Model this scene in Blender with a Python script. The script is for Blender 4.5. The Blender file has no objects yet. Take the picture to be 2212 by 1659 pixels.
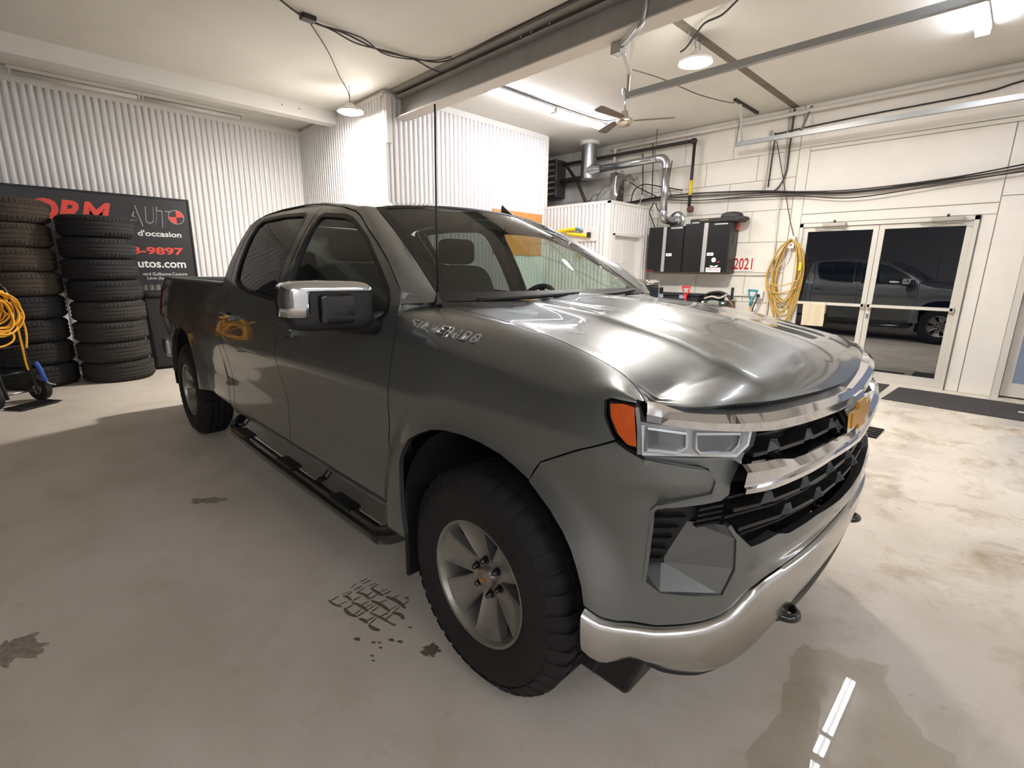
import bpy, bmesh, math, random
import numpy as np
from mathutils import Matrix, Vector
from mathutils.geometry import delaunay_2d_cdt
random.seed(7)
scene = bpy.context.scene
COL = scene.collection

# ------------------------------------------------------------------ camera, world, exposure
cam_data = bpy.data.cameras.new('camera')
cam = bpy.data.objects.new('camera', cam_data)
COL.objects.link(cam)
cam_data.sensor_fit = 'HORIZONTAL'
cam_data.sensor_width = 36.0
cam_data.lens = 1056.4 / 2212 * 36.0
cam_data.clip_start = 0.03
cam_data.clip_end = 200
YAW, PITCH, ROLL = 0.8004, 1.3424, 0.0141
cam.matrix_world = Matrix.Translation((0, 0, 1.4758)) @ Matrix.Rotation(YAW, 4, 'Z') @ Matrix.Rotation(PITCH, 4, 'X') @ Matrix.Rotation(ROLL, 4, 'Z')
scene.camera = cam

world = bpy.data.worlds.new('night')
scene.world = world
world.use_nodes = True
world.node_tree.nodes['Background'].inputs[0].default_value = (0.035, 0.05, 0.09, 1)
world.node_tree.nodes['Background'].inputs[1].default_value = 0.15
vs = scene.view_settings
vs.view_transform = 'Standard'
vs.look = 'None'
vs.gamma = 1.0
vs.use_curve_mapping = False
vs.exposure = 1.68
# strength of the lamps of the garage and of the added fill tubes (their own builders use these)
TUBE_POWER = 20.0
DISC_POWER = 250.0

# ------------------------------------------------------------------ helpers
def lin(c):
    return tuple(((v / 255) / 12.92 if v / 255 <= .04045 else ((v / 255 + .055) / 1.055) ** 2.4) for v in c)

MATS = {}
def mat(name, rgb, rough=.6, metal=0.0, noise=None, bump=None, spec=.5, coat=0, emit=None, aniso=0):
    """procedural principled material; noise=(scale, amount, rgb2); bump=(scale, strength)"""
    if name in MATS: return MATS[name]
    m = bpy.data.materials.new(name); m.use_nodes = True
    nt = m.node_tree; b = nt.nodes['Principled BSDF']
    col = lin(rgb) + (1,)
    b.inputs['Base Color'].default_value = col
    b.inputs['Roughness'].default_value = rough
    b.inputs['Metallic'].default_value = metal
    b.inputs['Specular IOR Level'].default_value = spec
    b.inputs['Coat Weight'].default_value = coat
    b.inputs['Coat Roughness'].default_value = .03
    if noise or bump:
        tc = nt.nodes.new('ShaderNodeTexCoord')
    if noise:
        n = nt.nodes.new('ShaderNodeTexNoise'); n.inputs['Scale'].default_value = noise[0]; n.inputs['Detail'].default_value = 6
        n.inputs['Roughness'].default_value = .62
        nt.links.new(tc.outputs['Object'], n.inputs['Vector'])
        r = nt.nodes.new('ShaderNodeValToRGB')
        r.color_ramp.elements[0].position = .5 - noise[1]; r.color_ramp.elements[1].position = .5 + noise[1]
        r.color_ramp.elements[0].color = lin(noise[2]) + (1,); r.color_ramp.elements[1].color = col
        nt.links.new(n.outputs['Fac'], r.inputs['Fac']); nt.links.new(r.outputs['Color'], b.inputs['Base Color'])
    if bump:
        n2 = nt.nodes.new('ShaderNodeTexNoise'); n2.inputs['Scale'].default_value = bump[0]; n2.inputs['Detail'].default_value = 4
        nt.links.new(tc.outputs['Object'], n2.inputs['Vector'])
        bp = nt.nodes.new('ShaderNodeBump'); bp.inputs['Strength'].default_value = bump[1]; bp.inputs['Distance'].default_value = .01
        nt.links.new(n2.outputs['Fac'], bp.inputs['Height']); nt.links.new(bp.outputs['Normal'], b.inputs['Normal'])
    if emit:
        b.inputs['Emission Color'].default_value = lin(emit[0]) + (1,)
        b.inputs['Emission Strength'].default_value = emit[1]
    MATS[name] = m
    return m

def schlick(nt, r0):
    """mirror share of a pane, the same from both of its sides"""
    lw = nt.nodes.new('ShaderNodeLayerWeight'); lw.inputs[0].default_value = .5
    p = nt.nodes.new('ShaderNodeMath'); p.operation = 'POWER'; p.inputs[1].default_value = 5.0; nt.links.new(lw.outputs['Facing'], p.inputs[0])
    k = nt.nodes.new('ShaderNodeMath'); k.operation = 'MULTIPLY_ADD'; k.inputs[1].default_value = 1 - r0; k.inputs[2].default_value = r0; k.use_clamp = True
    nt.links.new(p.outputs[0], k.inputs[0])
    return k.outputs[0]

def glass(name, tint, refl=1.0, rough=0.0, ior=1.5):
    """thin pane: tinted see-through plus a Fresnel mirror"""
    if name in MATS: return MATS[name]
    m = bpy.data.materials.new(name); m.use_nodes = True
    nt = m.node_tree; nt.nodes.clear()
    o = nt.nodes.new('ShaderNodeOutputMaterial'); mx = nt.nodes.new('ShaderNodeMixShader')
    t = nt.nodes.new('ShaderNodeBsdfTransparent'); t.inputs[0].default_value = tuple(tint) + (1,)
    g = nt.nodes.new('ShaderNodeBsdfGlossy'); g.inputs['Roughness'].default_value = rough
    nt.links.new(schlick(nt, .075 * refl), mx.inputs[0])
    nt.links.new(t.outputs[0], mx.inputs[1]); nt.links.new(g.outputs[0], mx.inputs[2]); nt.links.new(mx.outputs[0], o.inputs[0])
    MATS[name] = m
    return m

def props(o, label=None, cat=None, group=None, kind=None):
    if label: o['label'] = label
    if cat: o['category'] = cat
    if group: o['group'] = group
    if kind: o['kind'] = kind
    return o

def thing(name, label, cat, loc=(0, 0, 0), rotz=0.0, group=None, kind=None):
    o = bpy.data.objects.new(name, None); COL.objects.link(o)
    o.empty_display_size = .1
    o.location = loc; o.rotation_euler = (0, 0, rotz)
    return props(o, label, cat, group, kind)

def mesh_obj(name, V, F, m, parent=None, smooth=False, normals=None):
    me = bpy.data.meshes.new(name)
    me.from_pydata([tuple(map(float, v)) for v in V], [], [tuple(int(i) for i in f) for f in F])
    me.validate(); me.update()
    if smooth: me.polygons.foreach_set('use_smooth', [True] * len(me.polygons))
    if normals is not None and len(me.vertices) == len(normals):
        me.normals_split_custom_set_from_vertices([tuple(map(float, n)) for n in normals])
    if m: me.materials.append(m)
    o = bpy.data.objects.new(name, me); COL.objects.link(o)
    if parent: o.parent = parent
    return o

def copy_tree(o, parent=None, **kw):
    c = o.copy(); COL.objects.link(c)
    if parent is not None: c.parent = parent
    for ch in list(o.children): copy_tree(ch, c)
    return c

def mirror(o):
    """left-hand twin of a right-hand part (reflected in the truck's own centre plane)"""
    c = copy_tree(o, o.parent); c.scale = (1, -1, 1); return c

def bevel(o, w, seg=2):
    b = o.modifiers.new('bevel', 'BEVEL'); b.width = w; b.segments = seg; b.limit_method = 'ANGLE'; b.angle_limit = .6
    return o

class MB:
    def __init__(self): self.V = []; self.F = []
    def add(self, V, F):
        k = len(self.V); self.V += [tuple(v) for v in V]; self.F += [tuple(i + k for i in f) for f in F]; return self
    def box(self, x0, x1, y0, y1, z0, z1, M=None):
        V = [(x, y, z) for x in (x0, x1) for y in (y0, y1) for z in (z0, z1)]
        if M is not None: V = [tuple(M @ Vector(v)) for v in V]
        return self.add(V, [(0, 1, 3, 2), (4, 6, 7, 5), (0, 4, 5, 1), (2, 3, 7, 6), (0, 2, 6, 4), (1, 5, 7, 3)])
    def cyl(self, p0, p1, r0, r1=None, n=16, cap=True):
        r1 = r0 if r1 is None else r1
        p0 = Vector(p0); p1 = Vector(p1); d = (p1 - p0).normalized()
        a = d.orthogonal().normalized(); b = d.cross(a)
        V = []
        for p, r in ((p0, r0), (p1, r1)):
            for i in range(n):
                t = 2 * math.pi * i / n; V.append(p + a * r * math.cos(t) + b * r * math.sin(t))
        F = [(i, (i + 1) % n, n + (i + 1) % n, n + i) for i in range(n)]
        if cap: F += [tuple(range(n))[::-1], tuple(range(n, 2 * n))]
        return self.add(V, F)
    def tube(self, pts, r, n=8, closed=False, cap=True, flat=None):
        P = [Vector(p) for p in pts]; N = len(P); V = []; prev = None
        for i, p in enumerate(P):
            if closed: d = (P[(i + 1) % N] - P[i - 1])
            else: d = P[min(i + 1, N - 1)] - P[max(i - 1, 0)]
            d = d.normalized() if d.length > 1e-9 else Vector((0, 0, 1))
            a = prev - d * prev.dot(d) if prev is not None else d.orthogonal()
            a = a.normalized() if a.length > 1e-6 else d.orthogonal().normalized()
            prev = a; b = d.cross(a)
            rr = r[i] if isinstance(r, (list, tuple)) else r
            for k in range(n):
                t = 2 * math.pi * k / n; V.append(p + a * rr * math.cos(t) + b * rr * math.sin(t))
        F = []
        for i in range(N if closed else N - 1):
            j = (i + 1) % N
            for k in range(n): F.append((i * n + k, i * n + (k + 1) % n, j * n + (k + 1) % n, j * n + k))
        if cap and not closed: F += [tuple(range(n))[::-1], tuple(range((N - 1) * n, N * n))]
        return self.add(V, F)
    def lathe(self, prof, c=(0, 0, 0), axis='z', n=32, close=False):
        """prof: list of (radius, height)"""
        V = []; m = len(prof)
        for i in range(n):
            t = 2 * math.pi * i / n; ca, sa = math.cos(t), math.sin(t)
            for r, h in prof:
                if axis == 'z': v = (r * ca, r * sa, h)
                elif axis == 'y': v = (r * ca, h, -r * sa)
                else: v = (h, r * ca, r * sa)
                V.append((v[0] + c[0], v[1] + c[1], v[2] + c[2]))
        F = []
        for i in range(n):
            j = (i + 1) % n
            for k in range(m if close else m - 1):
                q = (k + 1) % m
                F.append((i * m + k, j * m + k, j * m + q, i * m + q))
        return self.add(V, F)
    def prism(self, poly, plane, h0, h1):
        """extrude a 2-D outline; plane 'xz' -> along y, 'xy' -> along z, 'yz' -> along x"""
        n = len(poly); V = []
        for h in (h0, h1):
            for a, b in poly:
                V.append({'xz': (a, h, b), 'xy': (a, b, h), 'yz': (h, a, b)}[plane])
        F = [tuple(range(n)), tuple(range(n, 2 * n))[::-1]] + [(i, (i + 1) % n, n + (i + 1) % n, n + i) for i in range(n)]
        return self.add(V, F)
    def sq(self, c, s, e=.35, e2=None, nu=20, nv=12):
        """rounded box (superellipsoid)"""
        e2 = e if e2 is None else e2
        def sp(v, k): return math.copysign(abs(v) ** k, v)
        V = []; F = []
        for j in range(nv + 1):
            ph = -math.pi / 2 + math.pi * j / nv
            for i in range(nu):
                th = 2 * math.pi * i / nu
                V.append((c[0] + s[0] * sp(math.cos(ph), e2) * sp(math.cos(th), e), c[1] + s[1] * sp(math.cos(ph), e2) * sp(math.sin(th), e), c[2] + s[2] * sp(math.sin(ph), e2)))
        for j in range(nv):
            for i in range(nu):
                F.append((j * nu + i, j * nu + (i + 1) % nu, (j + 1) * nu + (i + 1) % nu, (j + 1) * nu + i))
        return self.add(V, F)
    def grid(self, fn, nu, nv):
        V = [fn(i / nu, j / nv) for i in range(nu + 1) for j in range(nv + 1)]
        F = [(i * (nv + 1) + j, (i + 1) * (nv + 1) + j, (i + 1) * (nv + 1) + j + 1, i * (nv + 1) + j + 1) for i in range(nu) for j in range(nv)]
        return self.add(V, F)
    def build(self, name, m, parent=None, smooth=False, fix=True):
        o = mesh_obj(name, self.V, self.F, m, parent, smooth)
        if fix:
            bm = bmesh.new(); bm.from_mesh(o.data); bmesh.ops.recalc_face_normals(bm, faces=bm.faces); bm.to_mesh(o.data); bm.free()
        if smooth and smooth != 'all':
            sharp(o)
        return o

def sharp(o, ang=35):
    me = o.data
    bm = bmesh.new(); bm.from_mesh(me)
    for e in bm.edges:
        if len(e.link_faces) == 2: e.smooth = e.calc_face_angle(0) < math.radians(ang)
    bm.to_mesh(me); bm.free()

def smooth_path(pts, k=6):
    P = [Vector(p) for p in pts]; out = []
    for i in range(len(P) - 1):
        p0 = P[max(i - 1, 0)]; p1 = P[i]; p2 = P[i + 1]; p3 = P[min(i + 2, len(P) - 1)]
        for t in [j / k for j in range(k)]:
            out.append(.5 * ((2 * p1) + (p2 - p0) * t + (2 * p0 - 5 * p1 + 4 * p2 - p3) * t * t + (3 * p1 - p0 - 3 * p2 + p3) * t ** 3))
    out.append(P[-1]); return out

def tube_obj(name, pts, r, m, parent=None, n=8, k=6, closed=False):
    return MB().tube(smooth_path(pts, k) if k > 1 else pts, r, n, closed).build(name, m, parent, smooth='all')

def text_mesh(s, size=1.0, extrude=.01, bold=0.0, shear=0.0, xs=1.0, space=1.0):
    """outline of a word as (verts, faces), starting at the origin in the xy plane"""
    cu = bpy.data.curves.new('lettering', 'FONT'); cu.body = s; cu.size = size; cu.extrude = extrude
    cu.offset = bold; cu.shear = shear; cu.space_character = space; cu.resolution_u = 4
    o = bpy.data.objects.new('lettering', cu); COL.objects.link(o)
    bpy.context.view_layer.update()
    me = bpy.data.meshes.new_from_object(o.evaluated_get(bpy.context.evaluated_depsgraph_get()))
    V = [(v.co.x * xs, v.co.y, v.co.z) for v in me.vertices]; F = [tuple(p.vertices) for p in me.polygons]
    bpy.data.objects.remove(o); bpy.data.curves.remove(cu); bpy.data.meshes.remove(me)
    return V, F

def text_fit(s, x0, x1, y0, y1, extrude=.003, **kw):
    """text scaled to a box"""
    V, F = text_mesh(s, 1.0, 0.0 if extrude == 0 else .5, **kw)
    a = np.array(V); lo = a.min(0); hi = a.max(0)
    a[:, 0] = x0 + (a[:, 0] - lo[0]) / (hi[0] - lo[0]) * (x1 - x0)
    a[:, 1] = y0 + (a[:, 1] - lo[1]) / (hi[1] - lo[1]) * (y1 - y0)
    a[:, 2] = np.where(a[:, 2] > 0, extrude, 0)
    return a, F

def letters(V, F, fn, m, parent):
    """one object per character of a printed word"""
    n = len(V); par = list(range(n))
    def find(i):
        while par[i] != i: par[i] = par[par[i]]; i = par[i]
        return i
    for f in F:
        for i in f[1:]: par[find(i)] = find(f[0])
    isl = {}
    for i in range(n): isl.setdefault(find(i), []).append(i)
    box = sorted([[min(V[i][0] for i in q), max(V[i][0] for i in q), q] for q in isl.values()], key=lambda b: b[0])
    grp = []
    for b in box:
        if grp and min(grp[-1][1], b[1]) - max(grp[-1][0], b[0]) > .6 * min(grp[-1][1] - grp[-1][0], b[1] - b[0]):
            grp[-1][1] = max(grp[-1][1], b[1]); grp[-1][2] = grp[-1][2] + b[2]
        else: grp.append(b)
    for g in grp:
        idx = {v: k for k, v in enumerate(g[2])}
        mesh_obj('letter', [fn(*V[i]) for i in g[2]], [tuple(idx[i] for i in f) for f in F if f[0] in idx], m, parent)

# ------------------------------------------------------------------ materials of the place
ZC = 3.887; XL = -9.6; YR = 8.55; XB = -6.63; YS = 3.9
WHITE_SHEET = mat('white_corrugated_metal', (219, 217, 215), rough=.36, metal=0, spec=.5)
CEIL = mat('painted_ceiling_board', (218, 214, 206), rough=.75, noise=(1.4, .35, (206, 202, 193)), bump=(60, .05))
CONC = mat('cream_painted_block', (224, 219, 208), rough=.7, noise=(4, .35, (208, 202, 190)), bump=(40, .25))
CONC2 = mat('cream_painted_plaster', (227, 222, 212), rough=.65, noise=(2.2, .35, (215, 209, 198)), bump=(30, .1))
JOINT = mat('grey_mortar_joint', (166, 160, 148), rough=.9)
TRIMW = mat('white_painted_trim', (216, 213, 207), rough=.5)
STEELG = mat('grey_painted_beam', (168, 165, 158), rough=.5, noise=(3, .3, (150, 147, 140)))
ALU = mat('door_aluminium', (212, 207, 196), rough=.4, metal=.25)
GALV = mat('galvanised_steel', (190, 192, 192), rough=.28, metal=.95, noise=(14, .25, (160, 162, 162)))
RAILM = mat('galvanised_rail', (165, 166, 164), rough=.4, metal=.85)
CABLE = mat('grey_cable', (70, 62, 58), rough=.7)
CABLEK = mat('black_cable', (24, 22, 22), rough=.6)
PIPEK = mat('black_iron_pipe', (42, 36, 34), rough=.55)
PIPEW = mat('white_pipe', (206, 200, 190), rough=.5)
YELLOWC = mat('yellow_cord', (232, 168, 30), rough=.5)
YELLOWC2 = mat('faded_yellow_cord', (196, 160, 84), rough=.6)
WOOD = mat('light_wood', (196, 160, 116), rough=.6, noise=(20, .3, (170, 130, 90)))

def tube_glow(name, rgb, p):
    m = bpy.data.materials.new(name); m.use_nodes = True; nt = m.node_tree; nt.nodes.clear()
    o = nt.nodes.new('ShaderNodeOutputMaterial'); e = nt.nodes.new('ShaderNodeEmission')
    e.inputs[0].default_value = lin(rgb) + (1,); e.inputs[1].default_value = p
    nt.links.new(e.outputs[0], o.inputs[0]); return m
GLOW_T = tube_glow('fluorescent_glow', (240, 243, 255), TUBE_POWER)
GLOW_D = tube_glow('warm_led_glow', (255, 250, 245), DISC_POWER)

# concrete floor: cream paint, worn and stained, wet and shiny towards the glass doors
def floor_material():
    m = bpy.data.materials.new('worn_cream_floor'); m.use_nodes = True; nt = m.node_tree; b = nt.nodes['Principled BSDF']
    tc = nt.nodes.new('ShaderNodeTexCoord')
    def noise(sc, det=6, rough=.6, dist=0):
        n = nt.nodes.new('ShaderNodeTexNoise'); n.inputs['Scale'].default_value = sc; n.inputs['Detail'].default_value = det; n.inputs['Roughness'].default_value = rough; n.inputs['Distortion'].default_value = dist
        nt.links.new(tc.outputs['Object'], n.inputs['Vector']); return n
    def ramp(src, p0, p1, c0=(0, 0, 0), c1=(1, 1, 1)):
        r = nt.nodes.new('ShaderNodeValToRGB'); r.color_ramp.elements[0].position = p0; r.color_ramp.elements[1].position = p1
        r.color_ramp.elements[0].color = tuple(c0) + (1,); r.color_ramp.elements[1].color = tuple(c1) + (1,)
        nt.links.new(src, r.inputs[0]); return r
    def mix(fac, a, b_, mode='MIX'):
        x = nt.nodes.new('ShaderNodeMixRGB'); x.blend_type = mode
        for s, v in ((0, fac), (1, a), (2, b_)):
            if isinstance(v, (int, float)): x.inputs[s].default_value = v
            elif isinstance(v, tuple): x.inputs[s].default_value = v + (1,)
            else: nt.links.new(v, x.inputs[s])
        return x.outputs[0]
    def mth(op, a, b_):
        x = nt.nodes.new('ShaderNodeMath'); x.operation = op; x.use_clamp = False
        for s, v in ((0, a), (1, b_)):
            if isinstance(v, (int, float)): x.inputs[s].default_value = v
            else: nt.links.new(v, x.inputs[s])
        return x.outputs[0]
    base = ramp(noise(.8, 5).outputs[0], .3, .7, lin((196, 185, 170)), lin((212, 203, 190))).outputs[0]
    # trodden ochre dirt
    d1 = ramp(noise(2.3, 9, .68, .6).outputs[0], .52, .70).outputs[0]
    sep = nt.nodes.new('ShaderNodeSeparateXYZ'); nt.links.new(tc.outputs['Object'], sep.inputs[0])
    ry = nt.nodes.new('ShaderNodeMapRange'); ry.inputs[1].default_value = 1.2; ry.inputs[2].default_value = 3.6; nt.links.new(sep.outputs[1], ry.inputs[0])
    rx = nt.nodes.new('ShaderNodeMapRange'); rx.inputs[1].default_value = -2.6; rx.inputs[2].default_value = -.2; nt.links.new(sep.outputs[0], rx.inputs[0])
    wetzone = mth('MULTIPLY', ry.outputs[0], rx.outputs[0])
    dz = mth('ADD', mth('MULTIPLY', wetzone, .85), .24)
    col = mix(mth('MULTIPLY', d1, dz), base, lin((158, 140, 110)))
    # darker blots
    d2 = ramp(noise(7.5, 8, .7, .4).outputs[0], .62, .74).outputs[0]
    col = mix(mth('MULTIPLY', d2, mth('ADD', mth('MULTIPLY', wetzone, .4), .22)), col, lin((96, 78, 60)))
    d3 = ramp(noise(1.1, 4, .5, .3).outputs[0], .5, .62).outputs[0]
    col = mix(mth('MULTIPLY', d3, .16), col, lin((148, 140, 112)))
    nt.links.new(col, b.inputs['Base Color'])
    # shine: wet film where water lies
    wn = ramp(noise(1.3, 6, .55, .5).outputs[0], .44, .56).outputs[0]
    wet = mth('MULTIPLY', wetzone, wn)
    rg_ = nt.nodes.new('ShaderNodeMapRange'); rg_.inputs[3].default_value = .55; rg_.inputs[4].default_value = .16; nt.links.new(wet, rg_.inputs[0])
    nt.links.new(rg_.outputs[0], b.inputs['Roughness'])
    b.inputs['Specular IOR Level'].default_value = .45
    bp = nt.nodes.new('ShaderNodeBump'); bp.inputs['Strength'].default_value = .12; bp.inputs['Distance'].default_value = .01
    hs = nt.nodes.new('ShaderNodeMath'); hs.operation = 'MULTIPLY'; 
    nt.links.new(noise(45, 5).outputs[0], hs.inputs[0]); 
    dry = nt.nodes.new('ShaderNodeMath'); dry.operation = 'SUBTRACT'; dry.inputs[0].default_value = 1.0; nt.links.new(wet, dry.inputs[1]); nt.links.new(dry.outputs[0], hs.inputs[1])
    nt.links.new(hs.outputs[0], bp.inputs['Height']); nt.links.new(bp.outputs[0], b.inputs['Normal'])
    return m

def struct(o, label, cat=None):
    return props(o, label, cat, kind='structure')

# ------------------------------------------------------------------ room shell
struct(MB().box(-9.9, 5.4, -5.2, 8.72, -.2, 0).build('floor', floor_material()), 'worn cream painted concrete floor with mud and wet patches', 'floor')
struct(MB().box(-9.9, 5.4, -5.2, 8.72, ZC, ZC + .2).build('ceiling', CEIL), 'flat cream painted ceiling board', 'ceiling')

def corrugated(parent, origin, udir, ndir, length, z0, z1, pitch=.082, depth=.027, per=10):
    """sheets of corrugated steel screwed side by side, each its own part"""
    u = Vector(udir); n = Vector(ndir); o = Vector(origin)
    prof = [(0, 0), (.10, 0), (.17, .35), (.22, .85), (.28, 1), (.80, 1), (.86, .85), (.91, .35), (.97, 0)]
    total = int(round(length / pitch)); cache = {}
    k = 0
    while k < total:
        m = min(per, total - k)
        key = m
        if key not in cache:
            xs = []
            for i in range(m):
                xs += [((i + a) * pitch, b * depth) for a, b in prof]
            xs.append((m * pitch - .0005, 0))
            V = []; F = []
            for z in (z0, z1):
                for a, b in xs: V.append(u * a + n * b + Vector((0, 0, z)))
            q = len(xs); F = [(i, i + 1, q + i + 1, q + i) for i in range(q - 1)]
            ob = MB().add(V, F).build('corrugated_sheet', WHITE_SHEET, parent, smooth=True, fix=False)
            sharp(ob, 50)
            cache[key] = ob.data
        else:
            ob = bpy.data.objects.new('corrugated_sheet', cache[key]); COL.objects.link(ob); ob.parent = parent
        ob.location = o + u * (k * pitch)
        k += m

wl_ = struct(MB().box(XL - .2, XL, -5.2, YS + .1, 0, ZC).build('wall_left', mat('reflection_dark_wall', (96, 94, 92), rough=.8)), 'white corrugated metal wall behind the tyre stacks', 'wall')  # unseen stretch without sheets made dark to darken reflections in the truck's side
corrugated(wl_, (XL + .002, -.9, 0), (0, 1, 0), (1, 0, 0), YS + .9, .02, 3.78)
MB().box(XL, XL + .030, -.9, YS, 3.76, ZC).build('top_trim', TRIMW, wl_)
ws_ = struct(MB().box(XL, XB, YS + .002, YS + .15, 0, ZC).build('wall_bay_side', TRIMW), 'white corrugated return wall next to the round hanging lamp', 'wall')
corrugated(ws_, (XL + .02, YS, 0), (1, 0, 0), (0, -1, 0), XB - XL - .06, .02, 3.80)
MB().box(XL, XB, YS - .028, YS, 3.80, 3.84).build('top_trim', TRIMW, ws_)
MB().box(XB - .05, XB + .026, YS - .026, YS + .02, 0, 3.66).build('corner_trim', TRIMW, ws_)
wc_ = struct(MB().box(XB - .15, XB - .002, YS, 7.2, 0, ZC).build('wall_bay_front', TRIMW), 'white corrugated wall face under the end of the steel beam', 'wall')
corrugated(wc_, (XB, YS + .02, 0), (0, 1, 0), (1, 0, 0), 3.28, .02, 3.82)
MB().box(XB, XB + .032, YS + .7, 7.2, 3.80, ZC).build('top_trim', TRIMW, wc_)
MB().box(XB - .03, XB + .030, 7.165, 7.215, 0, ZC).build('corner_trim', TRIMW, wc_)
struct(MB().box(XL, XB, 7.2, 7.3, 2.4, ZC).build('wall_bay_rear', CONC2), 'painted wall side facing the ducts above the storeroom', 'wall')

# storeroom box
MB_ = MB().box(-6.62, -5.12, 7.215, 7.30, 0, 2.63)
w1_ = struct(MB_.build('wall_storeroom_front', TRIMW), 'white corrugated storeroom wall with yellow tools hung on it', 'wall')
corrugated(w1_, (-6.62, 7.213, 0), (1, 0, 0), (0, -1, 0), 1.48, .02, 2.615)
MB().box(-6.63, -5.09, 7.185, 7.215, 2.60, 2.645).build('top_trim', TRIMW, w1_)
MB().box(-5.16, -5.09, 7.185, 7.225, 0, 2.64).build('corner_trim', TRIMW, w1_)
mb = MB(); mb.box(-5.20, -5.12, 7.215, 7.34, 0, 2.63); mb.box(-5.20, -5.12, 8.26, YR, 0, 2.63); mb.box(-5.20, -5.12, 7.34, 8.26, 2.12, 2.63)
w2_ = struct(mb.build('wall_storeroom_side', TRIMW), 'white corrugated storeroom wall around the panelled door', 'wall')
corrugated(w2_, (-5.118, 8.27, 0), (0, 1, 0), (1, 0, 0), .26, .02, 2.615)
corrugated(w2_, (-5.118, 7.225, 0), (0, 1, 0), (1, 0, 0), .10, .02, 2.615, per=2)
corrugated(w2_, (-5.118, 7.34, 0), (0, 1, 0), (1, 0, 0), .92, 2.13, 2.615)
MB().box(-5.12, -5.085, 7.19, YR, 2.60, 2.645).build('top_trim', TRIMW, w2_)
struct(MB().box(-6.6, -5.14, 7.25, YR, 2.56, 2.60).build('ceiling_storeroom', CONC2), 'flat storeroom roof holding the plastic sheeting', 'ceiling')
# panelled door, set back in its opening
d3 = struct(thing('door_3', 'white six-panel storeroom door set back in corrugated wall', 'door', (-5.12, 7.34, 0)), 'white six-panel storeroom door set back in corrugated wall')
mb = MB().box(-.10, .03, 0, .03, 0, 2.12); mb.box(-.10, .03, .89, .92, 0, 2.12); mb.box(-.10, .03, 0, .92, 2.09, 2.13); mb.build('door_frame', TRIMW, d3)
lf_ = MB().box(-.095, -.06, .03, .66, 0, 2.09).build('door_leaf', TRIMW, d3)
for z0, z1 in ((1.62, 1.98), (.95, 1.52), (.15, .85)):
    for y0 in (.10, .38):
        mb = MB(); mb.box(-.062, -.050, y0, y0 + .20, z0, z1); p_ = bevel(mb.build('door_panel', TRIMW, lf_), .012)
MB().box(-.095, -.07, .67, .89, 0, 2.09).build('door_side_panel', TRIMW, d3)
MB().lathe([(.0001, .05), (.022, .045), (.028, .03), (.012, .015), (.012, 0)], (0, 0, 0), axis='x', n=16).build('door_knob', GALV, lf_, smooth='all').location = (-.06, .61, .98)

# concrete wall on the right: big painted blocks, recessed joints
DX0, DX1, DZ1 = -2.56, -.56, 2.215
E2X = -.10                                  # left jamb of the second door
mb = MB(); mb.box(-9.9, DX0, YR + .01, YR + .2, 0, ZC); mb.box(DX0, DX1, YR + .01, YR + .2, DZ1, ZC); mb.box(DX1, E2X, YR + .01, YR + .2, 0, ZC); mb.box(E2X, 1.9, YR + .01, YR + .2, 2.42, ZC); mb.box(1.9, 5.4, YR + .01, YR + .2, 0, ZC)
wr = struct(mb.build('wall_right', JOINT), 'cream painted concrete block wall with the glass doors', 'wall')
courses = [.0, .535, 1.011, 1.49, 1.968, 2.45, 2.908, 3.285, ZC]
for i in range(len(courses) - 1):
    z0, z1 = courses[i], courses[i + 1]
    xs = [-9.6]; x = -9.6 + (.85 if i % 2 else .42)
    while x < -2.75: xs.append(x); x += .84
    xs.append(-2.72)
    if xs[-1] - xs[-2] < .15: xs.pop(-2)
    for a, b in zip(xs[:-1], xs[1:]):
        if b < -7.5 or (z1 < 2.5 and b < -5.2): continue
        bevel(MB().box(a + .004, b - .004, YR, YR + .03, z0 + .004, z1 - .004).build('block', CONC, wr), .004, 1)
# plaster infills around the doors
for n_, x0, x1, z0, z1 in (('plaster_panel', -2.712, -2.575, 0, 3.30), ('plaster_panel', -2.712, 1.9, 3.305, ZC), ('plaster_panel', -2.566, -.42, 2.36, 3.24), ('plaster_panel', -.408, 1.9, 2.43, 3.24), ('plaster_panel', -.408, E2X - .004, 0, 2.425), ('plaster_panel', -.545, -.42, 0, 2.222), ('plaster_panel', -2.566, -.42, 2.225, 2.352), ('plaster_panel', -2.566, 1.9, 3.246, 3.297), ('plaster_panel', 1.906, 5.2, 0, ZC)):
    MB().box(x0, x1, YR, YR + .03, z0 + .003, z1 - .003).build(n_, CONC2, wr)
struct(MB().box(5.2, 5.4, -5.2, 8.72, 0, ZC).build('wall_front', mat('white_overhead_door', (226, 225, 222), rough=.5)), 'plain wall beyond the front of the truck', 'wall')
struct(MB().box(-9.9, 5.4, -5.2, -5.0, 0, ZC).build('wall_behind', mat('dim_block_wall', (120, 117, 112), rough=.8)), 'plain wall behind the viewer', 'wall')

# soffit along the left wall
sf = struct(MB().box(-8.28, -8.08, -5.0, YS, 3.69, ZC).build('trim_1', TRIMW), 'white boxed beam running under the ceiling along left wall', 'beam')
for y in (3.05, 3.30): MB().cyl((-8.08, y, 3.80), (-8.076, y, 3.80), .008).build('screw', CABLEK, sf)

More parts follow.
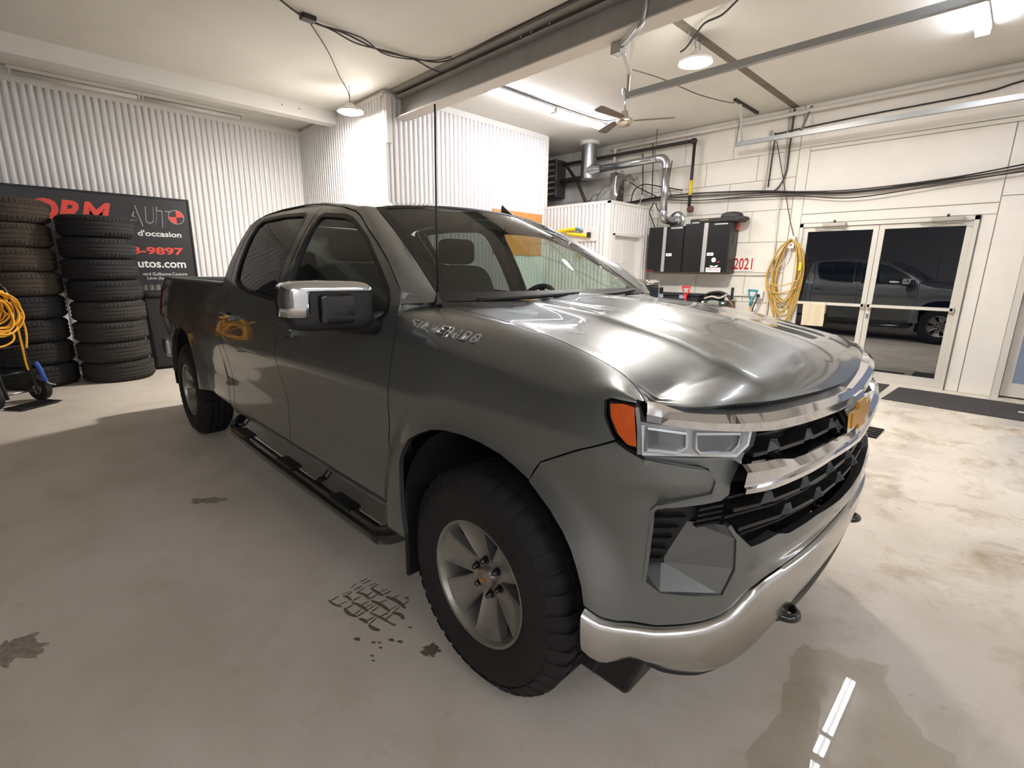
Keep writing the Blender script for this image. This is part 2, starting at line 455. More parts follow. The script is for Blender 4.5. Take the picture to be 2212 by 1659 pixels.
# steel beam
bm_ = thing('steel_beam', 'grey steel I-beam crossing the ceiling above the truck', 'beam', (0, 0, 0))
mb = MB(); mb.box(XB + .03, 5.2, 4.14, 4.155, 3.55, 3.87); web = mb.build('web', STEELG, bm_)
bevel(MB().box(XB + .03, 5.2, 4.04, 4.255, 3.54, 3.556).build('bottom_flange', mat('lit_beam_flange', (200, 193, 184), rough=.55), bm_), .003)  # light on the bottom flange is put into its paler colour
bevel(MB().box(XB + .03, 5.2, 4.04, 4.255, 3.80, 3.818).build('top_flange', STEELG, bm_), .003)
MB().box(XB + .03, 5.2, 3.96, 4.34, 3.862, ZC - .002).build('bearing_plate', STEELG, bm_)
MB().box(XB, XB + .055, 3.885, 3.975, 3.20, 3.82).build('end_post', TRIMW, bm_)
for x in (-4.1, -3.95, -3.7): MB().cyl((x, 4.038, 3.835), (x, 4.034, 3.835), .012).build('bolt', STEELG, bm_)

# joint strip and a few seams of the ceiling boards
js = thing('ceiling_joint_strip', 'long grey joint strip nailed across the ceiling by the round lamp', 'strip')
MB().box(-2.90, -2.80, 4.75, YR, ZC - .006, ZC).build('strip', mat('dirty_joint_strip', (128, 118, 106), rough=.8, noise=(8, .3, (96, 86, 76))), js)

# outside: dark yard behind the panes
struct(MB().box(-14, 14, 8.75, 30, -.25, -.02).build('ground_outside', mat('dark_wet_yard', (70, 66, 66), rough=.4, noise=(2, .3, (46, 44, 46)))), 'dark yard outside the glass doors', 'ground')

# ------------------------------------------------------------------ glass double door
PANE = glass('door_pane', (.50, .52, .55), 3.0)
d1_ = struct(thing('door_1', 'double glass door in pale aluminium frame', 'door', (0, 0, 0)), 'double glass door in pale aluminium frame', 'door')
mb = MB(); mb.box(DX0, DX0 + .045, YR - .03, YR + .12, 0, DZ1); mb.box(DX1 - .045, DX1, YR - .03, YR + .12, 0, DZ1); mb.box(DX0, DX1, YR - .03, YR + .12, DZ1 - .05, DZ1); mb.build('door_frame', ALU, d1_)
MB().box(DX0, DX1, YR - .04, YR + .12, 0, .02).build('threshold', ALU, d1_)
for x0, x1 in ((DX0 + .048, -1.573), (-1.567, DX1 - .048)):
    lf_ = MB(); st = .062
    lf_.box(x0, x0 + st, YR, YR + .045, .022, DZ1 - .053); lf_.box(x1 - st, x1, YR, YR + .045, .022, DZ1 - .053)
    lf_.box(x0 + st, x1 - st, YR, YR + .045, .022, .13); lf_.box(x0 + st, x1 - st, YR, YR + .045, DZ1 - .115, DZ1 - .053)
    leaf = lf_.build('door_leaf', ALU, d1_)
    MB().box(x0 + st, x1 - st, YR + .018, YR + .026, .13, DZ1 - .115).build('pane', PANE, leaf)
    bar = MB().box(x0 + .02, x1 - .02, YR - .055, YR - .025, 1.035, 1.075).build('push_bar', ALU, leaf)
    for x in (x0 + .03, x1 - .03): MB().box(x - .018, x + .018, YR - .055, YR, 1.025, 1.085).build('bar_bracket', ALU, leaf)
for x0, x1 in ((-2.25, -1.96), (-1.02, -.70)):
    cl = bevel(MB().box(x0, x1, YR - .085, YR - .03, DZ1 - .055, DZ1 - .005).build('door_closer', mat('closer_grey', (172, 165, 152), rough=.45, metal=.4), d1_), .006)
    MB().tube([(x1 - .08, YR - .06, DZ1 - .06), (x1 + .02, YR - .12, DZ1 - .07), (x0 - .10, YR - .04, DZ1 - .08)], .009, 6).build('closer_arm', GALV, cl)
    MB().cyl(((x0 + x1) / 2, YR - .06, DZ1 - .01), ((x0 + x1) / 2, YR - .06, DZ1 + .03), .014).build('closer_pivot', CABLEK, cl)
bevel(MB().box(-1.548, -1.518, YR - .012, YR + .002, .88, .95).build('lock', GALV, d1_), .004)
# second door at the right edge of view
d2_ = struct(thing('door_2', 'pale framed door with bluish plastic-covered pane at far right', 'door', (0, 0, 0)), 'pale framed door with bluish plastic-covered pane at far right', 'door')
mb = MB(); mb.box(E2X, E2X + .07, YR - .02, YR + .16, 0, 2.42); mb.box(1.83, 1.9, YR - .02, YR + .16, 0, 2.42); mb.box(E2X, 1.9, YR - .02, YR + .16, 2.34, 2.42); mb.build('door_frame', ALU, d2_)
mb = MB(); mb.box(E2X + .075, E2X + .17, YR + .06, YR + .10, .02, 2.33); mb.box(E2X + .17, 1.82, YR + .06, YR + .10, .02, .22); lf_ = mb.build('door_leaf', ALU, d2_)
MB().grid(lambda u, v: (E2X + .16 + u * 1.66, YR + .055 + .006 * math.sin(u * 40) * math.sin(v * 9), .20 + v * 2.1), 60, 20).build('plastic_film', mat('bluish_plastic_film', (122, 134, 154), rough=.3), lf_, smooth='all')
mb = MB().box(E2X + .10, E2X + .135, YR + .02, YR + .06, 1.18, 1.28); mb.build('strike_box', GALV, lf_)

# ================================================================== THE PICKUP TRUCK
PAINT = mat('grey_metallic_paint', (124, 127, 126), rough=.38, metal=.82, noise=(900, .35, (112, 115, 114)), coat=1.0)
SATIN = mat('satin_grey_trim', (128, 130, 129), rough=.4, metal=.7)
BLACKP = mat('black_plastic', (20, 20, 21), rough=.5, bump=(400, .1))
BLACKG = mat('gloss_black', (12, 12, 13), rough=.12, coat=.6)
SEAL = mat('black_rubber_seal', (9, 9, 10), rough=.45)
CHROME = mat('chrome', (226, 227, 230), rough=.06, metal=1.0)
CHROME2 = mat('bumper_chrome', (206, 206, 204), rough=.22, metal=1.0, noise=(6, .3, (190, 189, 184)))
LINER = mat('wheel_liner_black', (8, 8, 8), rough=.95)
RUBBER = mat('tyre_rubber', (17, 16, 16), rough=.75, noise=(14, .3, (27, 24, 22)), bump=(160, .25))
ALLOY = mat('silver_alloy', (168, 166, 160), rough=.34, metal=.8, noise=(9, .3, (146, 142, 134)))
GOLD = mat('gold_emblem', (205, 150, 45), rough=.3, metal=.6)
AMBER = mat('amber_lens', (214, 92, 10), rough=.15, noise=(60, .3, (186, 70, 6)), coat=.8)
REDLENS = mat('red_lens', (120, 8, 8), rough=.15, coat=.8)
CLOTH = mat('charcoal_seat_cloth', (34, 35, 36), rough=.9, bump=(600, .2))
DASH = mat('dark_dash_vinyl', (40, 41, 42), rough=.6)
TINT = glass('side_window_glass', (.70, .80, .74), 1.0)
PRIVACY = glass('privacy_glass', (.22, .235, .23), 1.0)
SCREEN = glass('windshield_glass', (.62, .72, .66), 1.0)
CLEAR = glass('clear_lamp_lens', (.9, .92, .93), 1.0)


# plan curve (front centre -> right side), y negative = right side; here use positive lateral yy
_pl=np.array([(.867,0),(.866,.05),(.855,.3),(.834,.48),(.812,.6),(.784,.72),(.753,.80),(.70,.88),(.62,.95),(.52,1.0),(.40,1.02),(.25,1.02),(0,1.02),(-1,1.02),(-3,1.02),(-5.2,1.02)])
def _dense():
    P=_pl;out=[]
    n=len(P)
    for i in range(n-1):
        p0=P[max(i-1,0)] if i>0 else P[0]*[1,1]-[0,.05];p1=P[i];p2=P[i+1];p3=P[min(i+2,n-1)]
        if i<11:
            d1=np.linalg.norm(p2-p1)
            def tang(a,b,c):
                la=np.linalg.norm(b-a)+1e-9;lb=np.linalg.norm(c-b)+1e-9
                return ((b-a)/la*lb+(c-b)/lb*la)/(la+lb)
            m1=tang(p0,p1,p2)*d1 if i>0 else np.array([0,1.])*d1
            m2=tang(p1,p2,p3)*d1 if i<10 else np.array([-1.,0])*d1
            for t in np.linspace(0,1,16)[:-1]:
                h=[2*t**3-3*t**2+1,t**3-2*t**2+t,-2*t**3+3*t**2,t**3-t**2]
                out.append(h[0]*p1+h[1]*m1+h[2]*p2+h[3]*m2)
        else:
            for t in np.linspace(0,1,10)[:-1]: out.append(p1+(p2-p1)*t)
    out.append(P[-1]);return np.array(out)
PD=_dense()
SD=np.concatenate([[0],np.cumsum(np.linalg.norm(np.diff(PD,axis=0),axis=1))])
_t=np.gradient(PD,SD,axis=0);_t/=np.linalg.norm(_t,axis=1)[:,None]
ND=np.stack([_t[:,1],-_t[:,0]],1)   # outward: at front t=(0,1)-> n=(1,0); side t=(-1,0)->n=(0,1)
S0=float(np.interp(0,-PD[80:,0],SD[80:])) # s where x=0 on the side
def sx(x): return S0-x
DOOR=np.array([(.36,.85),(.40,.90),(.44,.955),(.50,.975),(.60,.972),(.72,.968),(.84,.985),(.93,1.005),(.985,1.015),(1.03,1.013),(1.10,1.0),(1.20,.982),(1.28,.962),(1.33,.945),(1.36,.932),(1.50,.868),(1.65,.782),(1.76,.705),(1.80,.672),(1.84,.62)])
FRONT=np.array([(.30,.06),(.36,.05),(.40,.03),(.50,.01),(.62,0),(.75,-.01),(.9,-.01),(1.05,.005),(1.12,.03),(1.16,.055),(1.25,.11),(1.4,.2)])
FENDU=np.array([(-.08,.50),(0,.20),(.012,.15),(.03,.105),(.06,.062),(.1,.032),(.16,.012),(.24,0),(1.2,0)])
CROWN=np.array([(-.8,1.355),(-.41,1.33),(-.02,1.305),(.22,1.268),(.39,1.225),(.48,1.19),(.54,1.165),(.7,1.15),(1,1.15)])
def crown(x): return np.interp(x,CROWNc[:,0],CROWNc[:,1])
def sm(t): t=np.clip(t,0,1); return t*t*(3-2*t)
def smi(T,z):
    # smooth-ish interp (monotone cubic via dense)
    return np.interp(z,T[:,0],T[:,1])
def _cub(T):
    z=np.linspace(T[0,0],T[-1,0],800);y=np.interp(z,T[:,0],T[:,1])
    k=np.hanning(33);k/=k.sum();yp=np.pad(y,16,mode='edge');
    yp[:16]=y[0]-(y[1]-y[0])*np.arange(16,0,-1);yp[-16:]=y[-1]+(y[-1]-y[-2])*np.arange(1,17)
    return np.stack([z,np.convolve(yp,k,'valid')],1)
DOORc,FRONTc=_cub(DOOR),_cub(FRONT)
CROWNc=_cub(CROWN);CROWNc=np.stack([CROWNc[:,0],np.interp(CROWNc[:,0],CROWNc[:,0],CROWNc[:,1])],1)
for _ in range(3): CROWNc=_cub(CROWNc)
FZ=_cub(np.array([(.3,0),(.95,0),(1.02,.001),(1.10,.010),(1.2,.028),(1.3,.055),(1.45,.11)]))
WB=3.8583
def flare(x,z,xc,zc=.40):
    dx=np.abs(x-xc)/.98;dz=(z-zc)
    r=(np.abs(dx)**2.6+np.abs(np.maximum(dz,-.2))**2.6)**(1/2.6)
    return 1-sm((r-.50)/.13)
def SB(s,z,off=0):
    """returns (N,3) truck coordinates, RIGHT side (y negative)"""
    s=np.asarray(s,float);z=np.asarray(z,float)
    sg=np.where(s<0,-1.,1.);sa=np.abs(s)
    bx=np.interp(sa,SD,PD[:,0]);by=np.interp(sa,SD,PD[:,1]);nx=np.interp(sa,SD,ND[:,0]);ny=np.interp(sa,SD,ND[:,1])
    l=np.hypot(nx,ny);nx/=l;ny/=l
    x=S0-sa
    dd=1.02-smi(DOORc,z)
    df=smi(FRONTc,z); dn=smi(FZ,z)
    # side: fender profile for x>-.3 blending to door
    wdoor=sm((-.15-x)/.35)
    dside=dn*(1-wdoor)+dd*wdoor
    # fender lower inset like the door
    low=np.maximum(0,1.02-smi(DOORc,np.minimum(z,.99)))
    dside=np.maximum(dside,low*.8*(1-wdoor))
    wf=sm((S0-.62-sa)/.35)   # 1 at front
    df=df+.018*sm((z-.72)/.3)*(1-sm((sa-.2)/.5))
    d=dside*(1-wf)+df*wf
    f=np.maximum(flare(x,z,0),flare(x,z,-WB))*(z<1.2)
    d=d*(1-f)+(-.012)*f
    # rear taper of bed
    d=d+np.where(x<-2.7,.035*sm((-2.7-x)/1.2)+.05*sm((-4.3-x)/.6),0)
    o=off-d
    return np.stack([bx+nx*o,-(by+ny*o)*sg,z+0*bx],-1)

HEDGE=np.array([(-.52,.760,1.338),(-.46,.766,1.335),(-.40,.772,1.332),(-.2,.795,1.319),(-.015,.812,1.303),(.12,.824,1.286),(.235,.834,1.267),(.33,.843,1.246),(.41,.853,1.225),(.46,.863,1.209),(.505,.880,1.192),(.54,.900,1.174),(.563,.915,1.158),(.58,.926,1.145)])
_hx=np.linspace(-.52,.58,300);_k=np.hanning(17);_k/=_k.sum()
def _sm1(c):
    y=np.interp(_hx,HEDGE[:,0],HEDGE[:,c]);yp=np.concatenate([y[0]-(y[1]-y[0])*np.arange(8,0,-1),y,y[-1]+(y[-1]-y[-2])*np.arange(1,9)]);return np.convolve(yp,_k,'valid')
_hy,_hz=_sm1(1),_sm1(2)
def hedge(x): return np.stack([x+0*x,-np.interp(x,_hx,_hy),np.interp(x,_hx,_hz)],-1)
_zt=np.array([(1.0,1.168),(1.068,1.168),(1.16,1.168),(1.25,1.156),(1.35,1.156),(1.5,1.172),(1.655,1.19),(1.855,1.222),(2.0,1.262),(2.125,1.30),(2.3,1.31)])
_ztc=_cub(_zt)
def ztop(s): return np.interp(s,_ztc[:,0],_ztc[:,1])
TFOLD=.12
def S(s,z,off=0):
    """body surface: SB below, and on the front fender a rounded fold up to the bonnet edge"""
    s=np.asarray(s,float);z=np.asarray(z,float);s,z=np.broadcast_arrays(s,z)
    off=np.broadcast_to(np.asarray(off,float),s.shape)
    P=SB(s,z,off)
    sa=np.abs(s);zt=ztop(sa)
    k=(sa>1.055)&(sa<S0+.4785)&(z>zt)
    if not np.any(k): return P
    sgn=np.where(s<0,-1.,1.)
    def curve(ss,zz):
        z0=ztop(ss);t=np.clip((zz-z0)/TFOLD,0,1.15)[...,None]
        p0=SB(ss,z0);e=2e-3;tg=(SB(ss,z0)-SB(ss,z0-e))/e
        xx=np.where(ss>1.25,S0-ss,.405+(1.25-ss)/(1.25-1.068)*(.563-.405))
        p3=hedge(xx);L=np.linalg.norm(p3-p0,axis=-1)[...,None]
        dirn=p0-p3;dirn[...,2]=-.10*np.abs(dirn[...,1]);dirn/=np.linalg.norm(dirn,axis=-1)[...,None]+1e-9
        p1=p0+tg*np.minimum(TFOLD/3,.4*L);p2=p3+dirn*.42*L
        return p0*(1-t)**3+3*p1*t*(1-t)**2+3*p2*t*t*(1-t)+p3*t**3
    ss=np.where(k,sa,1.6);zz=np.where(k,z,ztop(1.6)+.02)
    Q=curve(ss,zz);e=3e-3
    n=np.cross(curve(ss+e,zz)-curve(ss-e,zz),curve(ss,zz+e)-curve(ss,zz-e));n/=np.linalg.norm(n,axis=-1)[...,None]+1e-12
    n*=np.where((n[...,2]-n[...,1])<0,-1,1)[...,None]
    Q=Q+n*off[...,None];Q[...,1]*=sgn
    return np.where(k[...,None],Q,P)

TRUCK = thing('pickup_truck', 'dark grey four-door pickup truck with chrome front parked in the garage', 'truck', (-1.1917, 1.9556, 0), .0233)

def inside(poly, x, y):
    c = False; n = len(poly); j = n - 1
    for i in range(n):
        xi, yi = poly[i]; xj, yj = poly[j]
        if (yi > y) != (yj > y) and x < (xj - xi) * (y - yi) / (yj - yi) + xi: c = not c
        j = i
    return c

def densify(poly, d=.03):
    out = []
    n = len(poly)
    for i in range(n):
        a = poly[i]; b = poly[(i + 1) % n]; L = math.hypot(b[0] - a[0], b[1] - a[1]); k = max(1, int(math.ceil(L / d)))
        for t in range(k): out.append((a[0] + (b[0] - a[0]) * t / k, a[1] + (b[1] - a[1]) * t / k))
    return out

def dist_poly(poly, x, y):
    P = np.array(poly); Q = np.roll(P, -1, 0); d = Q - P
    t = np.clip(((x - P[:, 0]) * d[:, 0] + (y - P[:, 1]) * d[:, 1]) / (np.maximum((d ** 2).sum(1), 1e-12)), 0, 1)
    return np.min(np.hypot(P[:, 0] + t * d[:, 0] - x, P[:, 1] + t * d[:, 1] - y))

def fnormal(fm, s, z):
    e = 5e-3
    a = fm(s + e, z) - fm(s - e, z); b = fm(s, z + e) - fm(s, z - e)
    n = np.cross(a, b); n /= np.linalg.norm(n, axis=-1)[..., None] + 1e-12
    P = fm(s, z)
    out = P - np.stack([np.minimum(P[..., 0], .3), 0 * P[..., 1], P[..., 2]], -1)
    out = out / (np.linalg.norm(out, axis=-1)[..., None] + 1e-9) + np.array((0, 0, .3))
    sg = np.sign((n * out).sum(-1)); sg[sg == 0] = 1
    return n * sg[..., None]

def panel(name, poly, m, parent=None, off=0.0, hole=None, g=.03, thick=.02, extra=(), offfn=None, warp=None):
    """a body panel: an outline in (s, z) laid on the body surface, with its edge turned inwards"""
    B = densify(poly, g); H = densify(hole, g) if hole else []
    xs = [p[0] for p in B]; zs = [p[1] for p in B]
    I = []
    gx = np.arange(min(xs) + g / 2, max(xs), g); gz = np.arange(min(zs) + g / 2, max(zs), g)
    for x in gx:
        for z in gz:
            if inside(poly, x, z) and dist_poly(poly, x, z) > g * .45 and not (hole and (inside(hole, x, z) or dist_poly(hole, x, z) < g * .45)): I.append((x, z))
    for x, z in extra:
        if inside(poly, x, z) and dist_poly(poly, x, z) > .003 and not (hole and inside(hole, x, z)): I.append((x, z))
    pts = [Vector(p) for p in B + H + I]
    nb, nh = len(B), len(H)
    ed = [(i, (i + 1) % nb) for i in range(nb)] + [(nb + i, nb + (i + 1) % nh) for i in range(nh)]
    vo, eo, fo, ov, oe, of = delaunay_2d_cdt(pts, ed, [], 1, 1e-6)
    P2 = np.array([(v[0], v[1]) for v in vo])
    F = []
    for f in fo:
        c = P2[list(f)].mean(0)
        if hole and inside(hole, c[0], c[1]): continue
        F.append(tuple(f))
    def fm(s, z):
        P = S(s, z, off if offfn is None else np.vectorize(offfn)(s, z))
        return P if warp is None else P + warp(s, z)
    P3 = fm(P2[:, 0], P2[:, 1]); N3 = fnormal(fm, P2[:, 0], P2[:, 1])
    # orient faces outward
    FF = []
    for f in F:
        a, b, c = P3[list(f)][:3]
        FF.append(f if np.dot(np.cross(b - a, c - a), N3[f[0]]) > 0 else f[::-1])
    V = [tuple(v) for v in P3]; NN = [tuple(v) for v in N3]
    if thick > 0:
        cnt = {}
        for f in FF:
            for i in range(len(f)):
                e = (f[i], f[(i + 1) % len(f)]); cnt[e] = 1
        bd = [e for e in cnt if (e[1], e[0]) not in cnt]
        mp = {}
        def dupv(i, deep):
            k = (i, deep)
            if k not in mp:
                mp[k] = len(V); p = P3[i] - N3[i] * (thick if deep else 0); V.append(tuple(p)); NN.append((0, 0, 0))
            return mp[k]
        for a, b in bd: FF.append((dupv(b, 0), dupv(a, 0), dupv(a, 1), dupv(b, 1)))
    return mesh_obj(name, V, FF, m, parent or TRUCK, True, NN)

def sxz(pts): return [(S0 - x, z) for x, z in pts]

def strip(name, rows, m, parent=None, smooth=False):
    """rows: each a list of (s, z, off); neighbouring rows are joined by quads"""
    V = []; n = len(rows[0]); F = []
    for r in rows:
        a = np.array(r); V += [tuple(v) for v in S(a[:, 0], a[:, 1], a[:, 2])]
    for i in range(len(rows) - 1):
        for j in range(n - 1): F.append((i * n + j, i * n + j + 1, (i + 1) * n + j + 1, (i + 1) * n + j))
    mb = MB(); mb.add(V, F)
    return mb.build(name, m, parent or TRUCK, smooth)

def ssweep(name, path, w, d, m, parent=None, off=0.0, closed=False):
    """rectangular bar following a path of (s, z) on the body surface: w high, d deep"""
    P = path; n = len(P); V = []; F = []
    for i, (s, z) in enumerate(P):
        a = P[i - 1] if (closed or i > 0) else P[i]; b = P[(i + 1) % n] if (closed or i < n - 1) else P[i]
        t = np.array([b[0] - a[0], b[1] - a[1]]); t = t / (np.linalg.norm(t) + 1e-9); q = np.array([-t[1], t[0]]) * w / 2
        for k, o in ((1, 0), (1, -d), (-1, -d), (-1, 0)):
            V.append(tuple(S(np.array(s + k * q[0]), np.array(z + k * q[1]), off + o)))
    for i in range(n if closed else n - 1):
        j = (i + 1) % n
        for k in range(4): F.append((i * 4 + k, i * 4 + (k + 1) % 4, j * 4 + (k + 1) % 4, j * 4 + k))
    if not closed: F += [(0, 1, 2, 3), tuple(range(4 * n - 4, 4 * n))[::-1]]
    mb = MB(); mb.add(V, F); return mb.build(name, m, parent or TRUCK)

AX = .03                                   # the arches sit a little ahead of the axles
ARCH = [(.28, .897), (.22, .921), (.157, .941), (.07, .953), (-.016, .956), (-.11, .949), (-.191, .932), (-.274, .895), (-.33, .86), (-.363, .815), (-.385, .77), (-.392, .732), (-.394, .63), (-.390, .556), (-.372, .44)]
ARCHF = [(1.168, .597), (1.178, .65), (1.194, .697), (1.215, .745), (1.243, .788), (1.29, .838), (1.344, .876)]

# ---- front fender
top_ = [(q, float(ztop(q)) + TFOLD) for q in np.arange(S0 + .475, 1.09, -.03)] + [(1.078, float(ztop(1.078)) + TFOLD)]
fend = [(S0 + .556, .44), (S0 + .552, .62), (S0 + .545, .79), (S0 + .50, .9), (S0 + .473, 1.0), (S0 + .473, 1.21), (S0 + .475, 1.30)] + top_ + [(1.076, 1.22), (1.072, 1.169),
        (1.141, 1.174), (1.156, 1.166), (1.152, 1.126), (1.127, 1.083), (1.118, 1.073), (1.219, 1.027), (1.341, .960), (1.362, .928), (1.372, .897)] + sxz(ARCH)
ext = [(q, float(ztop(q)) + TFOLD * k / 12) for q in np.arange(1.075, S0 + .47, .02) for k in range(1, 12)]
fe = panel('front_fender', fend, PAINT, extra=ext, g=.028)
mirror(fe)

# ---- bumper cover in body colour, one piece across the front
fR = [(1.372, .893), (1.358, .922), (1.339, .956), (1.219, 1.022), (1.116, 1.068), (1.088, 1.052), (1.043, 1.032), (.903, 1.016), (.878, 1.003), (.868, .99), (.876, .952), (1.0, .912),
      (1.012, .895), (1.010, .855), (1.012, .747), (1.015, .677), (.969, .647), (.796, .647), (.769, .724), (.780, .815), (.812, .858), (.732, .784), (.61, .787), (.56, .773), (.372, .770), (.15, .752), (0, .748)]
fB = [(0, .680), (.17, .677), (.40, .671), (.53, .666), (.65, .658), (.705, .645), (.73, .628), (.752, .606), (.79, .586), (.844, .572), (.972, .553), (1.078, .555), (1.12, .569), (1.165, .597)]
right = fR + fB
outline = [(1.168, .597), (1.178, .65), (1.194, .697), (1.215, .745), (1.243, .788), (1.29, .838), (1.344, .876)] + fR
outline = outline + [(-s, z) for s, z in fR[::-1][1:]] + [(-s, z) for s, z in ARCHF[::-1]] + [(-s, z) for s, z in fB[::-1][:-1]] + fB
def fasc_off(s, z):
    a = abs(s); o = 0.0
    # bright sloping lip under the grille, crease towards the bumper
    if z > .93 and .86 < a < 1.15: o += .013 * min(1, (1.12 - a) / .12) * min(1, max(0, (z - .93) / .03)) if a < 1.12 else 0
    if a < .74: o += .014 * max(0, 1 - abs(z - (.715 + .04 * a)) / .045) * min(1, (.76 - a) / .06)
    return o
fa = panel('bumper_cover', outline, PAINT, g=.026, offfn=fasc_off, thick=.03)

# ---- C-shaped satin trim between lamp and air curtain
tr = [(1.043, 1.027), (1.04, 1.036), (.935, 1.035), (.828, 1.0335), (.757, 1.037), (.79, .985), (.801, .964), (.802, .932), (.825, .917), (.90, .905), (1.0, .889), (1.0, .909), (.878, .948), (.864, .955), (.862, .99), (.872, 1.006), (.901, 1.016)]
t_ = panel('lamp_surround_trim', tr, SATIN, off=-.022, g=.02); mirror(t_)

ed = ssweep('trim_edge', [(1.043, 1.030), (.903, 1.0145), (.881, 1.003), (.871, .99), (.879, .953), (1.0, .914)], .010, .020, PAINT, off=.0175); mirror(ed)
fr_ = ssweep('vent_frame', [(.998, .913), (1.012, .895), (1.010, .855), (1.012, .747), (1.015, .677), (.969, .647), (.88, .6465), (.796, .647), (.769, .724), (.780, .815), (.812, .858)], .010, .02, PAINT, off=.004); mirror(fr_)

# ---- air curtain: black vent with slats and the body-coloured scoop leading into it
vent = [(1.012, .895), (.90, .908), (.815, .917), (.805, .86), (.886, .837), (.953, .708), (1.02, .685)]
v_ = panel('air_vent', vent, BLACKP, off=-.062, g=.03, thick=0)
for k in range(6):
    z = .872 - k * .032; s1 = .845 if k < 1 else .886 + (.067) * (k - 1) / 4
    ssweep('vent_slat', [(1.014, z), (.95, z + .006), (s1 + .012, z + .012)], .012, .012, BLACKP, v_, off=-.046)
for k in range(4):
    z = .905 - k * .016
    ssweep('vent_slat', [(.885, z - .012), (.818, z)], .006, .015, BLACKP, v_, off=-.02)
mirror(v_)
def face3(pts): return [tuple(S(np.array(a), np.array(b), c)) for a, b, c in pts]
mb = MB()
sd = face3([(.812, .858, 0), (.780, .815, 0), (.769, .724, 0), (.796, .647, 0), (.953, .706, -.062), (.886, .838, -.062)])
mb.add(sd, [(0, 1, 5), (1, 2, 4, 5), (2, 3, 4)])
fl = face3([(.796, .647, 0), (.969, .647, 0), (1.015, .677, 0), (1.02, .690, -.062), (.953, .706, -.062)])
mb.add(fl, [(0, 1, 4), (1, 2, 3, 4)])
lf = face3([(1.015, .677, 0), (1.012, .747, 0), (1.010, .855, 0), (1.012, .895, 0), (1.018, .895, -.062), (1.02, .69, -.062)])
mb.add(lf, [(0, 1, 5), (1, 2, 4, 5), (2, 3, 4)])
sc = mb.build('air_curtain_scoop', PAINT, TRUCK); mirror(sc)

# ---- chrome bumper
ZT = np.array([(0, .675), (.17, .672), (.40, .666), (.53, .661), (.65, .653), (.705, .640), (.73, .623), (.752, .601), (.79, .581), (.844, .567), (.972, .548), (1.078, .550), (1.12, .564), (1.163, .592)])
ZB = np.array([(0, .508), (.25, .505), (.40, .488), (.48, .455), (.56, .402), (.66, .366), (.78, .348), (.9, .344), (1.0, .358), (1.09, .408), (1.163, .462)])
ss_ = np.concatenate([-np.linspace(1.163, .012, 56), np.linspace(0, 1.163, 57)])
rows = []
for t, o in ((0, -.035), (0, .004), (.025, .013), (.06, .019), (.12, .021), (.5, .021), (.8, .017), (.95, .010), (1, .0), (1.01, -.05)):
    rows.append([(s, np.interp(abs(s), ZT[:, 0], ZT[:, 1]) * (1 - t) + np.interp(abs(s), ZB[:, 0], ZB[:, 1]) * t, o + .045 * max(0, abs(s) - 0.95) * (1 - t) - (.0 if abs(s) < 1.1 else .0)) for s in ss_])
strip('front_bumper', rows, CHROME2, smooth=True)
# black lower edge and skid panel under the bumper
rows = [[(s, np.interp(abs(s), ZB[:, 0], ZB[:, 1]) + .004, -.012) for s in ss_ if abs(s) < .98], [(s, np.interp(abs(s), ZB[:, 0], ZB[:, 1]) - .016, -.004) for s in ss_ if abs(s) < .98], [(s, np.interp(abs(s), ZB[:, 0], ZB[:, 1]) - .018, -.06) for s in ss_ if abs(s) < .98]]
strip('bumper_lower_lip', rows, BLACKP)
rows = [[(s, z, o) for s in np.linspace(-.46, .46, 24)] for z, o in ((.51, -.05), (.505, .000), (.485, .012), (.425, .008), (.405, -.02), (.40, -.08))]
strip('skid_bar', rows, BLACKP, smooth=True)
mb = MB().box(.36, .60, -.86, -.62, .225, .41); ad = bevel(mb.build('air_deflector', BLACKP, TRUCK), .015); mirror(ad)
for v in ad.data.vertices:
    if v.co.z < .3: v.co.x -= .06
# tow hooks
th = tube_obj('tow_hook', [(.70, -.40, .455), (.80, -.40, .455), (.845, -.41, .455), (.862, -.435, .455), (.850, -.462, .455), (.80, -.475, .455), (.70, -.475, .455)], .014, BLACKG, TRUCK, n=10)
mirror(th)

# ---- grille: black backing, bars with raised teeth, two chrome bars, emblem
gb = [(.83, .93), (.82, .86), (.745, .765), (.0, .72), (-.745, .765), (-.82, .86), (-.83, .93), (-.80, 1.0), (-.76, 1.04), (-.72, 1.11), (0, 1.09), (.72, 1.11), (.76, 1.04), (.80, 1.0)]
grille = panel('grille', gb, LINER, off=-.075, g=.05, thick=0)
GRB = mat('grille_black', (26, 26, 27), rough=.38)
def gdrop(q): return -.034 * (1 - min(1, abs(q) / .7) ** 1.3)
def gbar(z0, smax, phase):
    per = .215; teeth = [k * per + phase for k in range(-5, 6)]
    pts = [(-smax, 0)]
    for c in teeth:
        if abs(c) > smax - .07: continue
        pts += [(c - .055, 0), (c - .035, .026), (c - .008, .028), (c + .012, 0)]
    pts.append((smax, 0))
    pts = [(a, z0 + b + gdrop(a)) for a, b in pts]
    o = ssweep('grille_bar', pts, .010, .045, GRB, grille, off=-.014)
    for c in teeth:
        if abs(c) > smax - .07: continue
        zz = z0 + gdrop(c)
        V = face3([(c - .055, zz, -.014), (c - .035, zz + .026, -.014), (c - .008, zz + .028, -.014), (c + .012, zz, -.014), (c - .02, zz + .011, .004)])
        MB().add(V, [(0, 1, 4), (1, 2, 4), (2, 3, 4), (3, 0, 4)]).build('grille_tooth', GRB, grille)
gbar(1.028, .735, .02)
gbar(.890, .79, .04)
gbar(.832, .765, .14)
for z in (.918, .863, .805): ssweep('grille_bar', [(q, z + gdrop(q)) for q in np.linspace(-.80 if z > .85 else -.74, .80 if z > .85 else .74, 9)], .006, .02, BLACKP, grille, off=-.03)
